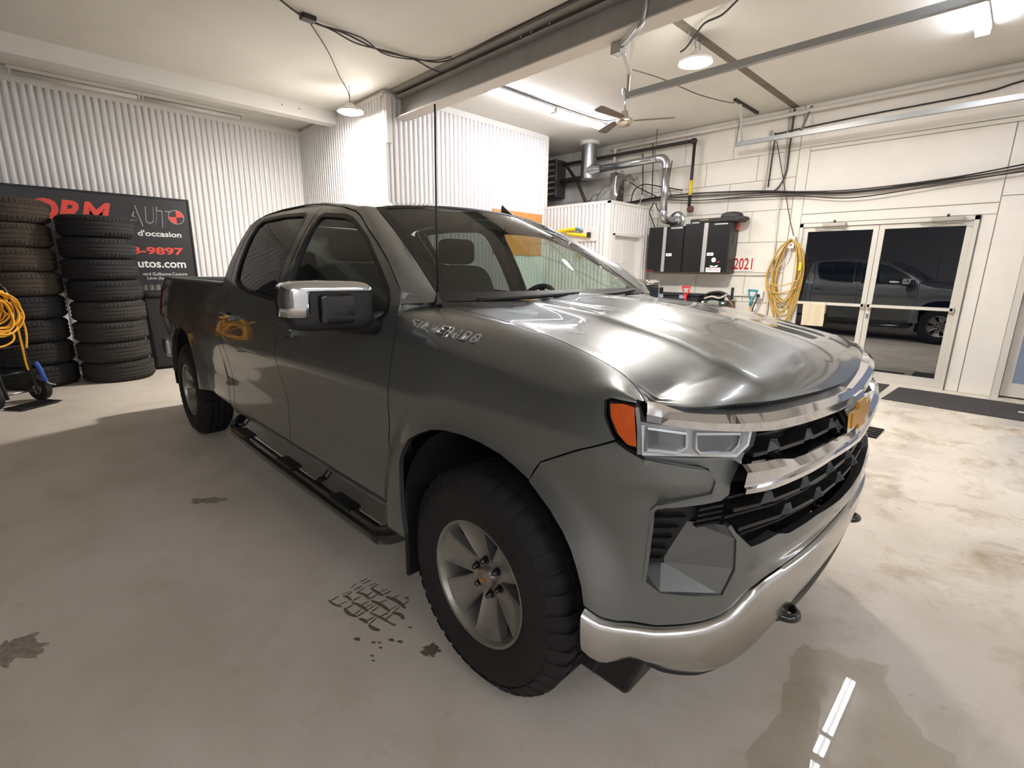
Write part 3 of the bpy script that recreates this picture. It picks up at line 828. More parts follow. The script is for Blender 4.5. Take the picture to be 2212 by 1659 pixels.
for z in (1.062, 1.004): ssweep('grille_bar', [(q, z + gdrop(q)) for q in np.linspace(-.74, .74, 9)], .006, .02, BLACKP, grille, off=-.045)

def zline(T, s): return np.interp(abs(s), [t[0] for t in T], [t[1] for t in T])
T1 = [(0, 1.096), (.24, 1.106), (.5, 1.121), (.667, 1.129), (.81, 1.140), (1.045, 1.160)]
M1 = [(0, 1.078), (.127, 1.083), (.527, 1.104), (.687, 1.112), (.81, 1.122), (1.02, 1.142), (1.045, 1.145)]
B1 = [(0, 1.050), (.257, 1.063), (.526, 1.079), (.659, 1.086), (.827, 1.104), (1.024, 1.126), (1.045, 1.128)]
sb = np.linspace(-1.045, 1.045, 121)
rows = [[(s, zline(T1, s) + .004, -.04) for s in sb], [(s, zline(T1, s), .004) for s in sb], [(s, zline(M1, s), .015 if abs(s) < 1.0 else .008) for s in sb], [(s, zline(B1, s), .008) for s in sb], [(s, zline(B1, s) + .004, -.05) for s in sb]]
strip('chrome_upper_bar', rows, CHROME)
# black gap and grey lip between bonnet and bar
rows = [[(s, zline(T1, s) + .035 - .030 * float(sm((abs(s) - .6) / .35)), -.075 + .03 * float(sm((abs(s) - .6) / .35))) for s in sb], [(s, zline(T1, s) + .001, -.03) for s in sb]]
strip('bonnet_gap_panel', rows, SEAL)
sb2 = np.linspace(-.795, .795, 101)
T2 = [(0, .966), (.33, .981), (.57, .993), (.66, 1.012), (.795, 1.020)]
B2 = [(0, .922), (.128, .927), (.34, .939), (.565, .944), (.70, .947), (.795, .950)]
def b2(s, k):
    t, b = zline(T2, s), zline(B2, s)
    return {'t': t, 'm': t - .014, 'l': b + .016, 'b': b}[k]
rows = [[(s, b2(s, 't') + .004, -.05) for s in sb2], [(s, b2(s, 't'), .004) for s in sb2], [(s, b2(s, 'm'), .022) for s in sb2], [(s, b2(s, 'l'), .015) for s in sb2], [(s, b2(s, 'l') - .002, .023) for s in sb2], [(s, b2(s, 'b'), .020) for s in sb2], [(s, b2(s, 'b'), -.05) for s in sb2]]
strip('chrome_emblem_bar', rows, CHROME)
def bow(w, h1, h2, k): return [(-w, -h2), (-.36 * w - k, -h2), (-.36 * w - k * 1.5, -h1), (.30 * w, -h1), (.36 * w, -h2), (w * .9, -h2), (w, h2), (.36 * w + k, h2), (.36 * w + k * 1.5, h1), (-.30 * w, h1), (-.36 * w, h2), (-w * .9, h2)]
def emblem(name, sc, o0, o1, m, parent):
    poly = bow(.150 * sc[0], .050 * sc[1], .028 * sc[1], .006)
    V = [tuple(S(np.array(-a), np.array(1.020 + b), o)) for o in (o0, o1) for a, b in poly]; n = len(poly)
    F = [tuple(range(n)), tuple(range(n, 2 * n))] + [(i, (i + 1) % n, n + (i + 1) % n, n + i) for i in range(n)]
    return MB().add(V, F).build(name, m, parent)
em = emblem('emblem', (1.22, 1.25), -.03, .022, CHROME, TRUCK)
emblem('emblem_inlay', (1.0, .86), .015, .027, GOLD, em)

# ---- headlamps
hb = [(1.156, 1.164), (1.141, 1.167), (1.068, 1.163), (1.05, 1.128), (.81, 1.112), (.70, 1.10), (.74, 1.055), (.80, 1.034), (1.047, 1.037), (1.088, 1.054), (1.126, 1.082), (1.151, 1.125)]
lamp = panel('headlamp', hb, SEAL, off=-.030, g=.03, thick=.03)
rim_ = panel('lamp_reflector', [(1.058, 1.118), (.81, 1.104), (.735, 1.093), (.757, 1.060), (.802, 1.040), (1.047, 1.043)], mat('lamp_reflector_grey', (196, 196, 194), rough=.3, metal=.5), lamp, off=-.022, g=.03, thick=.01)
panel('amber_marker', [(1.139, 1.160), (1.105, 1.163), (1.077, 1.157), (1.064, 1.063), (1.087, 1.066), (1.112, 1.091), (1.133, 1.128)], AMBER, lamp, off=.001, g=.02, thick=.02)
for nm, pl_, dk in (('lamp_chamber', [(1.04, 1.108), (.945, 1.100), (.943, 1.066), (.965, 1.053), (1.038, 1.054)], (122, 123, 122)), ('lamp_chamber', [(.918, 1.099), (.785, 1.090), (.797, 1.064), (.822, 1.049), (.905, 1.050), (.918, 1.064)], (104, 106, 106))):
    c_ = panel(nm, pl_, mat('lamp_chamber_%d' % dk[0], dk, rough=.22, metal=.45), lamp, off=-.016, g=.02, thick=.008)
    ssweep('lamp_frame', pl_, .006, .012, CHROME, c_, off=-.006, closed=True)
ssweep('daytime_strip', [(1.052, 1.116), (1.048, 1.045), (.806, 1.041), (.766, 1.063), (.748, 1.092)], .008, .012, mat('white_light_guide', (236, 236, 232), rough=.25), lamp, off=-.004)
ssweep('lamp_divider', [(1.070, 1.158), (1.061, 1.11), (1.056, 1.045)], .010, .03, CHROME, lamp, off=.002)
panel('lamp_lens', [(1.060, 1.14), (1.045, 1.122), (.81, 1.106), (.732, 1.094), (.755, 1.061), (.802, 1.036), (1.048, 1.040)], CLEAR, lamp, off=.002, g=.03, thick=0)
mirror(lamp)

# ---- bonnet
_q = np.linspace(0, 1.03, 60); _P = S(_q, np.array([zline(T1, q) for q in _q]) + .020, -.012)
XF = np.stack([-_P[:, 1], _P[:, 0]], 1); ZF = np.stack([-_P[:, 1], _P[:, 2]], 1)
# height above the front lip, by distance behind it: middle, fold line, outer edge
TC = np.array([(0, 0), (.012, .026), (.05, .062), (.12, .102), (.20, .132), (.40, .184), (.70, .229), (1.0, .250), (1.3, .256)])
TM = np.array([(0, 0), (.012, .018), (.05, .046), (.10, .068), (.14, .080), (.34, .126), (.66, .178), (1.0, .204), (1.25, .214)])
TE = np.array([(0, 0), (.012, .008), (.025, .017), (.060, .035), (.105, .052), (.155, .068), (.235, .089), (.33, .110), (.58, .146), (.96, .175), (1.1, .178)])
TCc, TMc, TEc = _cub(TC), _cub(TM), _cub(TE)
def bonnet_pt(u, v):
    ac = .50 + .13 * u            # fold line of the power dome, as a share of the half width
    q = abs(v); a = ac * q / .5 if q < .5 else ac + (1 - ac) * (q - .5) / .5
    x_r = -.40 + .10 * max(0, 1 - abs(a - .78) / .2)
    wq = sm((a - .94) / .06); xf = np.interp(a * .915, XF[:, 0], XF[:, 1]) * (1 - wq) + .563 * wq
    zl = np.interp(a * .915, ZF[:, 0], ZF[:, 1])
    x = x_r + (xf - x_r) * u
    d = xf - x
    zc = zl + np.interp(d, TCc[:, 0], TCc[:, 1]); zm = zl + np.interp(d, TMc[:, 0], TMc[:, 1])
    ye = -hedge(np.array(min(x, .585)))[1] - .0015; ze = float(hedge(np.array(min(max(x, -.5), .563)))[2]) + .001
    if a < ac:
        t = a / ac; z = zc + (zm - zc) * t * t * (3 - 2 * t)
        t2 = .72; z += .004 * math.exp(-((t - .66) / .05) ** 2) * min(1, d / .3)
    else:
        t = (a - ac) / (1 - ac)
        z = zm + (ze - zm) * t - .020 * (1 - math.exp(-7 * t)) * (1 - t) * min(1, d / .12)
    return (x, a * ye * (1 if v > 0 else -1), z)
us = list(np.linspace(0, .86, 34)) + list(np.linspace(.87, .985, 22)) + [.99, .994, .997, .9985, 1.0]
vv = [float(q) for q in np.linspace(-1, 1, 89)]
mb = MB()
V = [bonnet_pt(u, v) for u in us for v in vv]; n = len(vv)
F = [(i * n + j, (i + 1) * n + j, (i + 1) * n + j + 1, i * n + j + 1) for i in range(len(us) - 1) for j in range(n - 1)]
k0 = len(V)
# turned-down rim
edge = [i * n for i in range(len(us))] + [(len(us) - 1) * n + j for j in range(1, n)] + [i * n + n - 1 for i in range(len(us) - 2, -1, -1)]
for e in edge: V.append((V[e][0] - .022 * (1 if e >= (len(us) - 1) * n else 0), V[e][1] * .990, V[e][2] - .016))
F += [(edge[i], edge[i + 1], k0 + i + 1, k0 + i) for i in range(len(edge) - 1)]
mb.add(V, F); mb.build('bonnet', PAINT, TRUCK, smooth=True)

# ---- cab: windscreen, roof, pillars
W0 = np.array((-.434, -.779, 1.350)); W1 = np.array((-1.139, -.640, 1.771))
def ws_edge(t):
    p = W0 + (W1 - W0) * t; p[2] += .018 * math.sin(math.pi * t); return p
def ws_pt(t, v, lift=0):
    e = ws_edge(t); bulge = (.095 * (1 - t) + .06 * t) * (1 - v * v)
    return (e[0] + bulge + lift * .5, -e[1] * v, e[2] + (.0 * (1 - t) + .042 * t) * (1 - v * v) + .02 * math.sin(math.pi * t) * (1 - v * v) + lift)
MB().grid(lambda u, v: ws_pt(u, v * 2 - 1), 24, 32).build('windscreen', SCREEN, TRUCK, smooth='all')
# black border of the windscreen
mb = MB()
for sd_ in (-1, 1): mb.grid(lambda u, v: ws_pt(u, sd_ * (.945 + .055 * v), .002), 20, 2)
mb.grid(lambda u, v: ws_pt(.0 + .06 * u, v * 2 - 1, .002), 2, 30); mb.grid(lambda u, v: ws_pt(.965 + .035 * u, v * 2 - 1, .002), 2, 30)
mb.build('windscreen_border', SEAL, TRUCK, smooth='all')

GAP = np.array([(-.482, 1.336), (-.498, 1.387), (-.678, 1.509), (-.84, 1.592), (-1.004, 1.668), (-1.10, 1.714), (-1.199, 1.751), (-1.385, 1.789), (-1.70, 1.826), (-1.992, 1.842), (-2.35, 1.841), (-2.602, 1.828), (-2.65, 1.808), (-2.668, 1.761)])
def gap_z(x): return np.interp(-x, -GAP[:, 0], GAP[:, 1])
RX = np.array([(-1.08, 1.815), (-1.2, 1.836), (-1.4, 1.856), (-1.7, 1.872), (-2.1, 1.88), (-2.45, 1.872), (-2.62, 1.856), (-2.72, 1.828), (-2.76, 1.79)])
REz = np.array([(-1.139, 1.771), (-1.2, 1.782), (-1.385, 1.806), (-1.70, 1.838), (-1.992, 1.852), (-2.35, 1.850), (-2.602, 1.836), (-2.70, 1.805), (-2.76, 1.765)])
REy = np.array([(-1.139, .640), (-1.385, .648), (-1.70, .636), (-2.0, .622), (-2.35, .622), (-2.602, .628), (-2.76, .64)])
def roof_pt(u, v):
    v = 2 * v - 1
    xe = -1.139 + (-2.76 + 1.139) * u
    ye = np.interp(-xe, -REy[:, 0], REy[:, 1]); ze = np.interp(-xe, -REz[:, 0], REz[:, 1])
    xc = -1.079 + (-2.76 + 1.079) * u; zc = np.interp(-xc, -RX[:, 0], RX[:, 1])
    w = 1 - v * v
    rib = .004 * math.sin(u * math.pi) * (abs(abs(v) - .45) < .06)
    return (xe + (xc - xe) * w, ye * v, ze + (zc - ze) * (w ** .8) + rib)
MB().grid(roof_pt, 48, 40).build('roof', PAINT, TRUCK, smooth='all')
# pillar and roof rail: from the cowl up beside the windscreen, over the doors, down behind the rear door
def rail_out(x):
    z = gap_z(x); return S(np.array(S0 - x), np.array(float(z)))
ins = []; outs = []
for t in np.linspace(0, 1, 22):
    ins.append(ws_edge(t)); x = -.484 + (-1.215 + .484) * t; outs.append(rail_out(x))
for x in np.linspace(-1.25, -2.66, 30):
    ins.append(np.array((x, -np.interp(-x, -REy[:, 0], REy[:, 1]), np.interp(-x, -REz[:, 0], REz[:, 1])))); outs.append(rail_out(x))
mb = MB(); V = []; K = 7
for idx, (a, b) in enumerate(zip(ins, outs)):
    b = b + np.array((0, -.002, .002))
    mid = (a + b) / 2; L = np.linalg.norm(a - b)
    for k in range(K):
        t = k / (K - 1); p = a + (b - a) * t; p = p + np.array((.35, -.65, .65)) * .16 * L * 4 * t * (1 - t) * min(1, idx / 6); V.append(tuple(p))
F = [(i * K + k, (i + 1) * K + k, (i + 1) * K + k + 1, i * K + k + 1) for i in range(len(ins) - 1) for k in range(K - 1)]
pr = mb.add(V, F).build('roof_rail', PAINT, TRUCK, smooth='all'); mirror(pr)
cc = panel('cab_corner', sxz([(-2.606, .50), (-2.606, 1.2), (-2.583, 1.40), (-2.643, 1.524), (-2.676, 1.761), (-2.66, 1.81), (-2.70, 1.80), (-2.755, 1.76), (-2.735, 1.5), (-2.715, 1.36), (-2.71, .50)]), PAINT, g=.03); mirror(cc)
# apron between fender top, pillar foot and cowl
def sxp(x, z): return tuple(S(np.array(S0 - x), np.array(z)))
mb = MB()
V = [sxp(-.474, 1.30), sxp(-.474, 1.34), sxp(-.474, 1.38), sxp(-.474, float(ztop(S0 + .474)) + TFOLD), tuple(W0 + np.array((-.02, .0, .01))), tuple(np.array(rail_out(-.50)) + np.array((0, .002, 0))), sxp(-.482, 1.30)]
mb.add(V, [(0, 1, 6), (1, 5, 6), (1, 2, 5), (2, 3, 5), (3, 4, 5)])
V = [sxp(-.474, float(ztop(S0 + .474)) + TFOLD), sxp(-.40, float(ztop(S0 + .40)) + TFOLD), (-.385, -.72, 1.338), (-.42, -.745, 1.348), tuple(W0 + np.array((0, 0, .002)))]
mb.add(V, [(0, 1, 2, 3, 4)])
ap = mb.build('pillar_foot', PAINT, TRUCK, smooth='all'); mirror(ap)
# cowl and wipers
MB().grid(lambda u, v: (ws_pt(0, 2 * v - 1)[0] + .01 + u * (.16 if abs(2 * v - 1) < .93 else .05), (2 * v - 1) * (.80), 1.348 - .028 * u), 3, 30).build('cowl', BLACKP, TRUCK, smooth='all')
for y0, y1 in ((-.62, -.02), (.02, .60)):
    wp = MB().tube(smooth_path([(-.36 if abs(y0) < .3 else -.40, y0, 1.352), (-.345, (y0 + y1) / 2, 1.362), (-.34 if abs(y1) < .3 else -.40, y1, 1.372)], 5), .009, 6).build('wiper', BLACKP, TRUCK, smooth='all')

# ---- doors
fg = [(-1.575, 1.303), (-1.625, 1.69), (-1.615, 1.735), (-1.58, 1.748), (-1.31, 1.724), (-1.215, 1.704), (-1.125, 1.672), (-.951, 1.596), (-.742, 1.473), (-.615, 1.385), (-.583, 1.350), (-.575, 1.318), (-.595, 1.297), (-.70, 1.288), (-1.1, 1.291)]
rg = [(-1.755, 1.312), (-1.805, 1.72), (-1.83, 1.758), (-1.88, 1.772), (-2.2, 1.785), (-2.53, 1.776), (-2.585, 1.745), (-2.575, 1.66), (-2.535, 1.54), (-2.49, 1.43), (-2.46, 1.395), (-2.39, 1.37), (-2.19, 1.338)]
def grow(poly, d):
    P = np.array(poly); c = P.mean(0); out = []
    n = len(P)
    A = .5 * sum(P[i][0] * P[(i + 1) % n][1] - P[(i + 1) % n][0] * P[i][1] for i in range(n)); sg = 1 if A > 0 else -1
    for i in range(n):
        a = P[i] - P[i - 1]; b = P[(i + 1) % n] - P[i]; a /= np.linalg.norm(a); b /= np.linalg.norm(b)
        na = np.array((a[1], -a[0])) * sg; nb_ = np.array((b[1], -b[0])) * sg
        m_ = na + nb_; m_ /= np.linalg.norm(m_); out.append(tuple(P[i] + m_ * d / max(.5, m_.dot(na))))
    return out
fdoor = [(-.562, .50), (-.558, .62), (-.552, .79), (-.506, .9), (-.480, 1.0), (-.480, 1.21), (-.486, 1.334), (-.504, 1.384), (-.684, 1.505), (-.845, 1.587), (-1.008, 1.663), (-1.103, 1.709), (-1.20, 1.746), (-1.385, 1.784), (-1.69, 1.821), (-1.69, 1.72), (-1.66, 1.40), (-1.64, 1.25), (-1.62, .9), (-1.62, .50)]
rdoor = [(-1.627, .50), (-1.627, .9), (-1.647, 1.25), (-1.667, 1.40), (-1.697, 1.72), (-1.697, 1.822), (-1.992, 1.837), (-2.35, 1.836), (-2.602, 1.823), (-2.644, 1.804), (-2.661, 1.759), (-2.630, 1.524), (-2.571, 1.40), (-2.594, 1.2), (-2.598, .50)]
for nm, poly, gl, gm, hx in (('front_door', fdoor, fg, TINT, -1.475), ('rear_door', rdoor, rg, PRIVACY, -2.47)):
    so = grow(gl, .022)
    d_ = panel(nm, sxz(poly), PAINT, hole=sxz(so), g=.032, extra=[(s, z) for s in np.arange(S0 + .5, S0 + 2.6, .05) for z in (.985, 1.0, 1.015)])
    panel('window_seal', sxz(so), SEAL, d_, off=-.002, hole=sxz(gl), g=.04, thick=.02)
    panel('window', sxz(gl), gm, d_, off=-.014, g=.08, thick=0)
    # handle: chrome-topped grey grip over a dark cup
    cup = panel('handle_cup', sxz([(hx - .075 + .15 * i / 16 * 0 + .062 * math.cos(2 * math.pi * i / 18) + .075, 1.150 + .034 * math.sin(2 * math.pi * i / 18)) for i in range(18)]), SEAL, d_, off=.002, g=.03, thick=.002)
    ssweep('handle', [(S0 - hx + .12, 1.158), (S0 - hx + .10, 1.156), (S0 - hx - .10, 1.150), (S0 - hx - .125, 1.149)], .030, .012, PAINT, d_, off=.034)
    ssweep('handle_strip', [(S0 - hx + .12, 1.174), (S0 - hx - .10, 1.167)], .006, .012, CHROME, d_, off=.036)
    for q in (.105, -.105): ssweep('handle_foot', [(S0 - hx + q + .012, 1.154), (S0 - hx + q - .012, 1.153)], .026, .03, PAINT, d_, off=.026)
    mirror(d_)
# black cover between the two side windows
bp = panel('pillar_cover', sxz([(-1.652, 1.318), (-1.60, 1.318), (-1.655, 1.76), (-1.69, 1.77), (-1.685, 1.70)]), BLACKG, off=.001, g=.03, thick=.003); mirror(bp)
bp = panel('pillar_cover', sxz([(-1.73, 1.325), (-1.66, 1.318), (-1.696, 1.72), (-1.70, 1.775), (-1.80, 1.778), (-1.775, 1.70)]), BLACKG, off=.001, g=.03, thick=.003); mirror(bp)
rk = panel('rocker', sxz([(-.55, .36), (-.55, .493), (-2.71, .493), (-2.71, .36)]), PAINT, off=-.003, g=.035); mirror(rk)

# ---- cargo bed
RA = [(-3.858 + .022 + .443 * math.cos(t) * (1 if abs(math.cos(t)) < .8 else 1), .50 + (.452) * math.sin(t)) for t in np.linspace(0, math.pi, 25)]
bed = [(-2.722, .50), (-2.722, 1.345), (-2.75, 1.352), (-4.85, 1.352), (-4.93, 1.345), (-4.955, 1.28), (-4.955, .60), (-4.90, .56), (-4.42, .52)] + [(x, z) for x, z in RA[::-1]]
bs = panel('bed_side', sxz(bed), PAINT, g=.04, thick=.03, extra=[(s, z) for s in np.arange(S0 + 2.75, S0 + 4.95, .06) for z in (.985, 1.0, 1.015)]); mirror(bs)
xs_ = np.linspace(-2.73, -4.94, 30)
mb = MB(); V = []
for x in xs_:
    p = S(np.array(S0 - x), np.array(1.35))
    for dy, dz in ((-.004, -.016), (-.003, .006), (.006, .016), (.07, .016), (.085, .008), (.085, -.05)): V.append((x, p[1] + dy, p[2] + dz))
F = [(i * 6 + k, (i + 1) * 6 + k, (i + 1) * 6 + k + 1, i * 6 + k + 1) for i in range(len(xs_) - 1) for k in range(5)]
rc = mb.add(V, F).build('bed_rail_cap', mat('bed_rail_grey', (70, 69, 68), rough=.45), TRUCK, smooth=True); mirror(rc)
mb = MB().box(-4.9, -2.78, -.80, -.78, .85, 1.34); iw = mb.build('bed_inner_wall', PAINT, TRUCK); mirror(iw)
MB().box(-4.9, -2.76, -.82, .82, .80, .86).build('bed_floor', BLACKP, TRUCK)
MB().box(-2.80, -2.76, -.82, .82, .80, 1.35).build('bed_front_wall', PAINT, TRUCK)
bevel(MB().box(-4.985, -4.93, -.80, .80, .72, 1.365).build('tailgate', PAINT, TRUCK), .015)
tl = panel('tail_lamp', sxz([(-4.80, .98), (-4.82, 1.27), (-4.955, 1.27), (-4.955, .98)]), REDLENS, off=.004, g=.05); mirror(tl)
bevel(MB().box(-5.12, -4.90, -.93, .93, .55, .73).build('rear_bumper', CHROME2, TRUCK), .03)
for k in range(3): pass

# ---- back wall of the cab with its window
mb = MB(); zz_ = [.55, 1.0, 1.30, 1.40, 1.48, 1.56, 1.64, 1.71, 1.76]
ye_ = [abs(float(S(np.array(S0 + 2.735), np.array(z))[1])) - .015 for z in zz_]
out_ = [(-y, z) for y, z in zip(ye_, zz_)]; 
mb.prism(out_[:4] + [(-y, z) for y, z in out_[:4][::-1]], 'yz', -2.76, -2.735)
for sg_ in (-1, 1): mb.prism([(sg_ * .60, 1.40), (sg_ * .60, 1.71)] + [(sg_ * -y, z) for y, z in out_[3:8][::-1]], 'yz', -2.76, -2.735)
mb.prism([out_[7], out_[8], (-.60, 1.785), (.60, 1.785), (-out_[8][0], 1.76), (-out_[7][0], 1.71)], 'yz', -2.76, -2.735)
mb.build('cab_back', PAINT, TRUCK)
MB().box(-2.752, -2.746, -.60, .60, 1.40, 1.71).build('rear_window', PRIVACY, TRUCK)

# ---- floor pan, frame, wheel housings, engine-bay blocker
mb = MB(); mb.box(-2.73, -.50, -.90, .90, .46, .56); mb.box(-.56, -.44, -.86, .86, .50, 1.31)
mb.build('cab_floor', LINER, TRUCK)
mb = MB(); 
for y in (-.45, .45): mb.box(-4.85, .55, y - .06, y + .06, .42, .58)
for x in (-4.6, -3.85, -2.9, -1.9, -.9, .0, .5): mb.box(x - .06, x + .06, -.45, .45, .45, .55)
mb.build('chassis_frame', LINER, TRUCK)
mb = MB().box(-.44, .62, -.56, .56, .50, 1.12); mb.box(.55, .70, -.70, .70, .45, 1.10); mb.build('engine_bay_blocker', LINER, TRUCK)  # black boxes behind the grille, added to block light
for xc, zc, rr, nm in ((.048, .50, .475, 'front'), (-3.836, .50, .455, 'rear')):
    mb = MB(); n = 22; V = []
    for i in range(n + 1):
        t = -.25 + (math.pi + .5) * i / n
        for y in (-1.0, -.56): V.append((xc + rr * math.cos(t), y, zc + rr * math.sin(t)))
    F = [(2 * i, 2 * i + 1, 2 * i + 3, 2 * i + 2) for i in range(n)] + [tuple(2 * i + 1 for i in range(n + 1))]
    wl = mb.add(V, F).build('wheel_housing', LINER, TRUCK); mirror(wl)
mf = bevel(MB().box(-.425, -.405, -1.0, -.70, .235, .62).build('mud_flap', BLACKP, TRUCK), .006); mirror(mf)

# ---- wheels
RT, TW = .398, .262
def make_wheel():
    prof = []
    # cross-section from outer bead over the tread to the inner bead (h along the axle; outside is negative)
    sec = [(.218, -.112), (.226, -.118), (.245, -.128), (.285, -.136), (.325, -.134), (.352, -.126), (.370, -.116), (.384, -.104), (.392, -.092), (RT - .002, -.082), (RT, -.06), (RT, -.052), (RT - .009, -.050), (RT - .009, -.044), (RT, -.042), (RT, -.006), (RT - .009, -.004), (RT - .009, .004), (RT, .006), (RT, .042), (RT - .009, .044), (RT - .009, .05), (RT, .052), (RT - .002, .082), (.392, .092), (.37, .116), (.325, .134), (.285, .136), (.226, .118), (.218, .11)]
    mb = MB().lathe(sec, axis='y', n=72)
    # shoulder lugs
    for side in (-1, 1):
        for i in range(40):
            t = 2 * math.pi * (i + (.5 if side > 0 else 0)) / 40; w = .0175 if i % 2 else .021
            c, s = math.cos(t), math.sin(t); tx, tz = -s, c
            V = []
            for r, h in ((.352, .131), (.398, .098), (.4055, .084), (.4045, .055), (.39, .055), (.35, .12)):
                for q in (-1, 1): V.append((r * c + tx * w * q, side * h, r * s + tz * w * q))
            F = [(2 * k, 2 * k + 1, 2 * k + 3, 2 * k + 2) for k in range(5)] + [tuple(range(0, 12, 2)), tuple(range(1, 12, 2))[::-1]]
            mb.add(V, F)
    for row, yb in enumerate((-.023, .023)):
        for i in range(44):
            t = 2 * math.pi * (i + .5 * row) / 44; w = .019
            c, s = math.cos(t), math.sin(t); tx, tz = -s, c
            V = []
            for r in (.392, .4045):
                for q, h in ((-1, yb - .018), (-1, yb + .016), (1, yb + .018), (1, yb - .016)): V.append((r * c + tx * w * q, h, r * s + tz * w * q))
            mb.add(V, [(4, 5, 6, 7), (0, 1, 5, 4), (1, 2, 6, 5), (2, 3, 7, 6), (3, 0, 4, 7)])
    tyre = mb.build('tyre', RUBBER, TRUCK, smooth=True)
    # rim: lip, barrel, six dished spokes
    mb = MB().lathe([(.221, -.108), (.229, -.114), (.231, -.119), (.226, -.121), (.219, -.117), (.213, -.104), (.205, -.075), (.198, -.02), (.196, .08)], axis='y', n=64)
    rim = mb.build('wheel_rim', ALLOY, TRUCK, smooth=True)
    mb = MB().lathe([(.196, .07), (.05, .075)], axis='y', n=32); mb.build('brake_shield', LINER, rim)
    NS = 6
    for k in range(NS):
        mb = MB()
        t0 = 2 * math.pi * (k + .28) / NS
        def sp(u, v):
            r = .050 + (.222 - .050) * u
            half = (.036 + .042 * u ** 1.3)          # half width, fanning out towards the lip
            q = (2 * v - 1)
            edge = abs(q) ** 3
            h = -.052 - .052 * (u ** .8) + .018 * (1 - edge) * math.sin(math.pi * min(1, u * 1.05)) ** .8 - .002
            if v in (0, 1): h += .035
            a = half * q
            return (r * math.cos(t0) - a * math.sin(t0), h, -(r * math.sin(t0) + a * math.cos(t0)))
        vs_ = [0, .001, .06, .14, .3, .5, .7, .86, .94, .999, 1]
        V = [sp(i / 14, v) for i in range(15) for v in vs_]; n = len(vs_)
        mb.add(V, [(i * n + j, (i + 1) * n + j, (i + 1) * n + j + 1, i * n + j + 1) for i in range(14) for j in range(n - 1)])
        mb.build('spoke', ALLOY, rim, smooth=True)
    mb = MB().lathe([(0.0001, -.056), (.05, -.056), (.082, -.054), (.088, -.046), (.088, .0)], axis='y', n=36); mb.build('hub_face', ALLOY, rim, smooth=True)
    mb = MB().lathe([(0.0001, -.086), (.022, -.084), (.036, -.078), (.041, -.066), (.042, -.05)], axis='y', n=28); mb.build('centre_cap', mat('cap_silver', (150, 140, 130), rough=.3, metal=.7), rim, smooth=True)
    MB().prism([(a * .62, b * .62) for a, b in bow(.026, .009, .005, .001)], 'xz', -.089, -.084).build('cap_emblem', GOLD, rim)
    for k in range(6):
        t = 2 * math.pi * (k + .28) / 6; x, z = .0635 * math.cos(t), -.0635 * math.sin(t)
        w = MB().lathe([(.0165, -.0575), (.0165, -.059), (.0125, -.0595), (.0125, -.05)], (x, 0, z), axis='y', n=18).build('lug_seat', BLACKG, rim, smooth=True)
        MB().lathe([(0.0001, -.082), (.007, -.081), (.0105, -.076), (.0112, -.055)], (x, 0, z), axis='y', n=6).build('lug_nut', BLACKG, rim)
    return tyre, rim
ty, ri = make_wheel()
def place_wheel(pair, x, steer, spin):
    for o in pair:
        o.location = (x, -.866, .40); o.rotation_euler = (0, spin, steer)
    for o in pair:
        m_ = copy_tree(o, TRUCK); m_.location = (x, .866, .40); m_.scale = (1, -1, 1); m_.rotation_euler = (0, spin + .4, steer)
t2 = [copy_tree(ty, TRUCK), copy_tree(ri, TRUCK)]
place_wheel((ty, ri), 0, -.012, 0)
place_wheel(t2, -WB, 0, .3)

# ---- running board
rb = MB().tube(smooth_path([(-.50, -.90, .40), (-.53, -.96, .37), (-.60, -.995, .345), (-.72, -1.005, .34), (-1.6, -1.005, .335), (-2.5, -.995, .335), (-2.62, -.98, .34), (-2.69, -.94, .36), (-2.71, -.86, .40)], 6), .042, 14).build('running_board', BLACKG, TRUCK, smooth='all')
for x in (-.95, -1.62, -2.35): MB().box(x - .10, x + .10, -1.03, -.965, .37, .384).build('step_pad', BLACKP, rb)
for x in (-.62, -1.30, -2.60): MB().tube([(x, -1.0, .35), (x, -.93, .37), (x, -.86, .45)], .018, 8).build('bracket', BLACKG, rb)
mirror(rb)

# ---- door mirror
mb = MB().sq((-.655, -1.155, 1.335), (.075, .148, .088), .28, .38, 40, 24)
for i, v in enumerate(mb.V):
    k = (v[1] + 1.155) / .148; mb.V[i] = (v[0] + .035 * k, v[1], v[2] - .012 * k * 0)
mr = mb.build('door_mirror', BLACKP, TRUCK, smooth='all')
mb = MB().sq((-.655, -1.158, 1.338), (.082, .152, .092), .28, .38, 56, 36)
V = [(v[0] + .035 * (v[1] + 1.158) / .152, v[1], v[2]) for v in mb.V]
keep = []
for f in mb.F:
    c = np.mean([V[i] for i in f], 0)
    if c[0] < -.70 - .02: continue
    top = c[2] > 1.392
    outer = c[1] < -1.222 and c[2] > 1.315
    if top or outer: keep.append(f)
cap_ = mesh_obj('mirror_cap', V, keep, CHROME, mr, True)
so_ = cap_.modifiers.new('solid', 'SOLIDIFY'); so_.thickness = .004; so_.offset = -1
mb = MB().sq((-.592, -1.112, 1.330), (.028, .100, .055), .25, .25, 28, 16); mb.build('mirror_front_inset', BLACKG, mr, smooth='all')
MB().tube([(-.66, -1.10, 1.275), (-.63, -1.03, 1.262), (-.62, -.94, 1.262)], [.045, .042, .05], 10).build('mirror_arm', BLACKP, mr, smooth='all')
mgl = MB().box(-.731, -.727, -1.28, -1.04, 1.27, 1.40).build('mirror_glass', CHROME, mr)
mirror(mr)

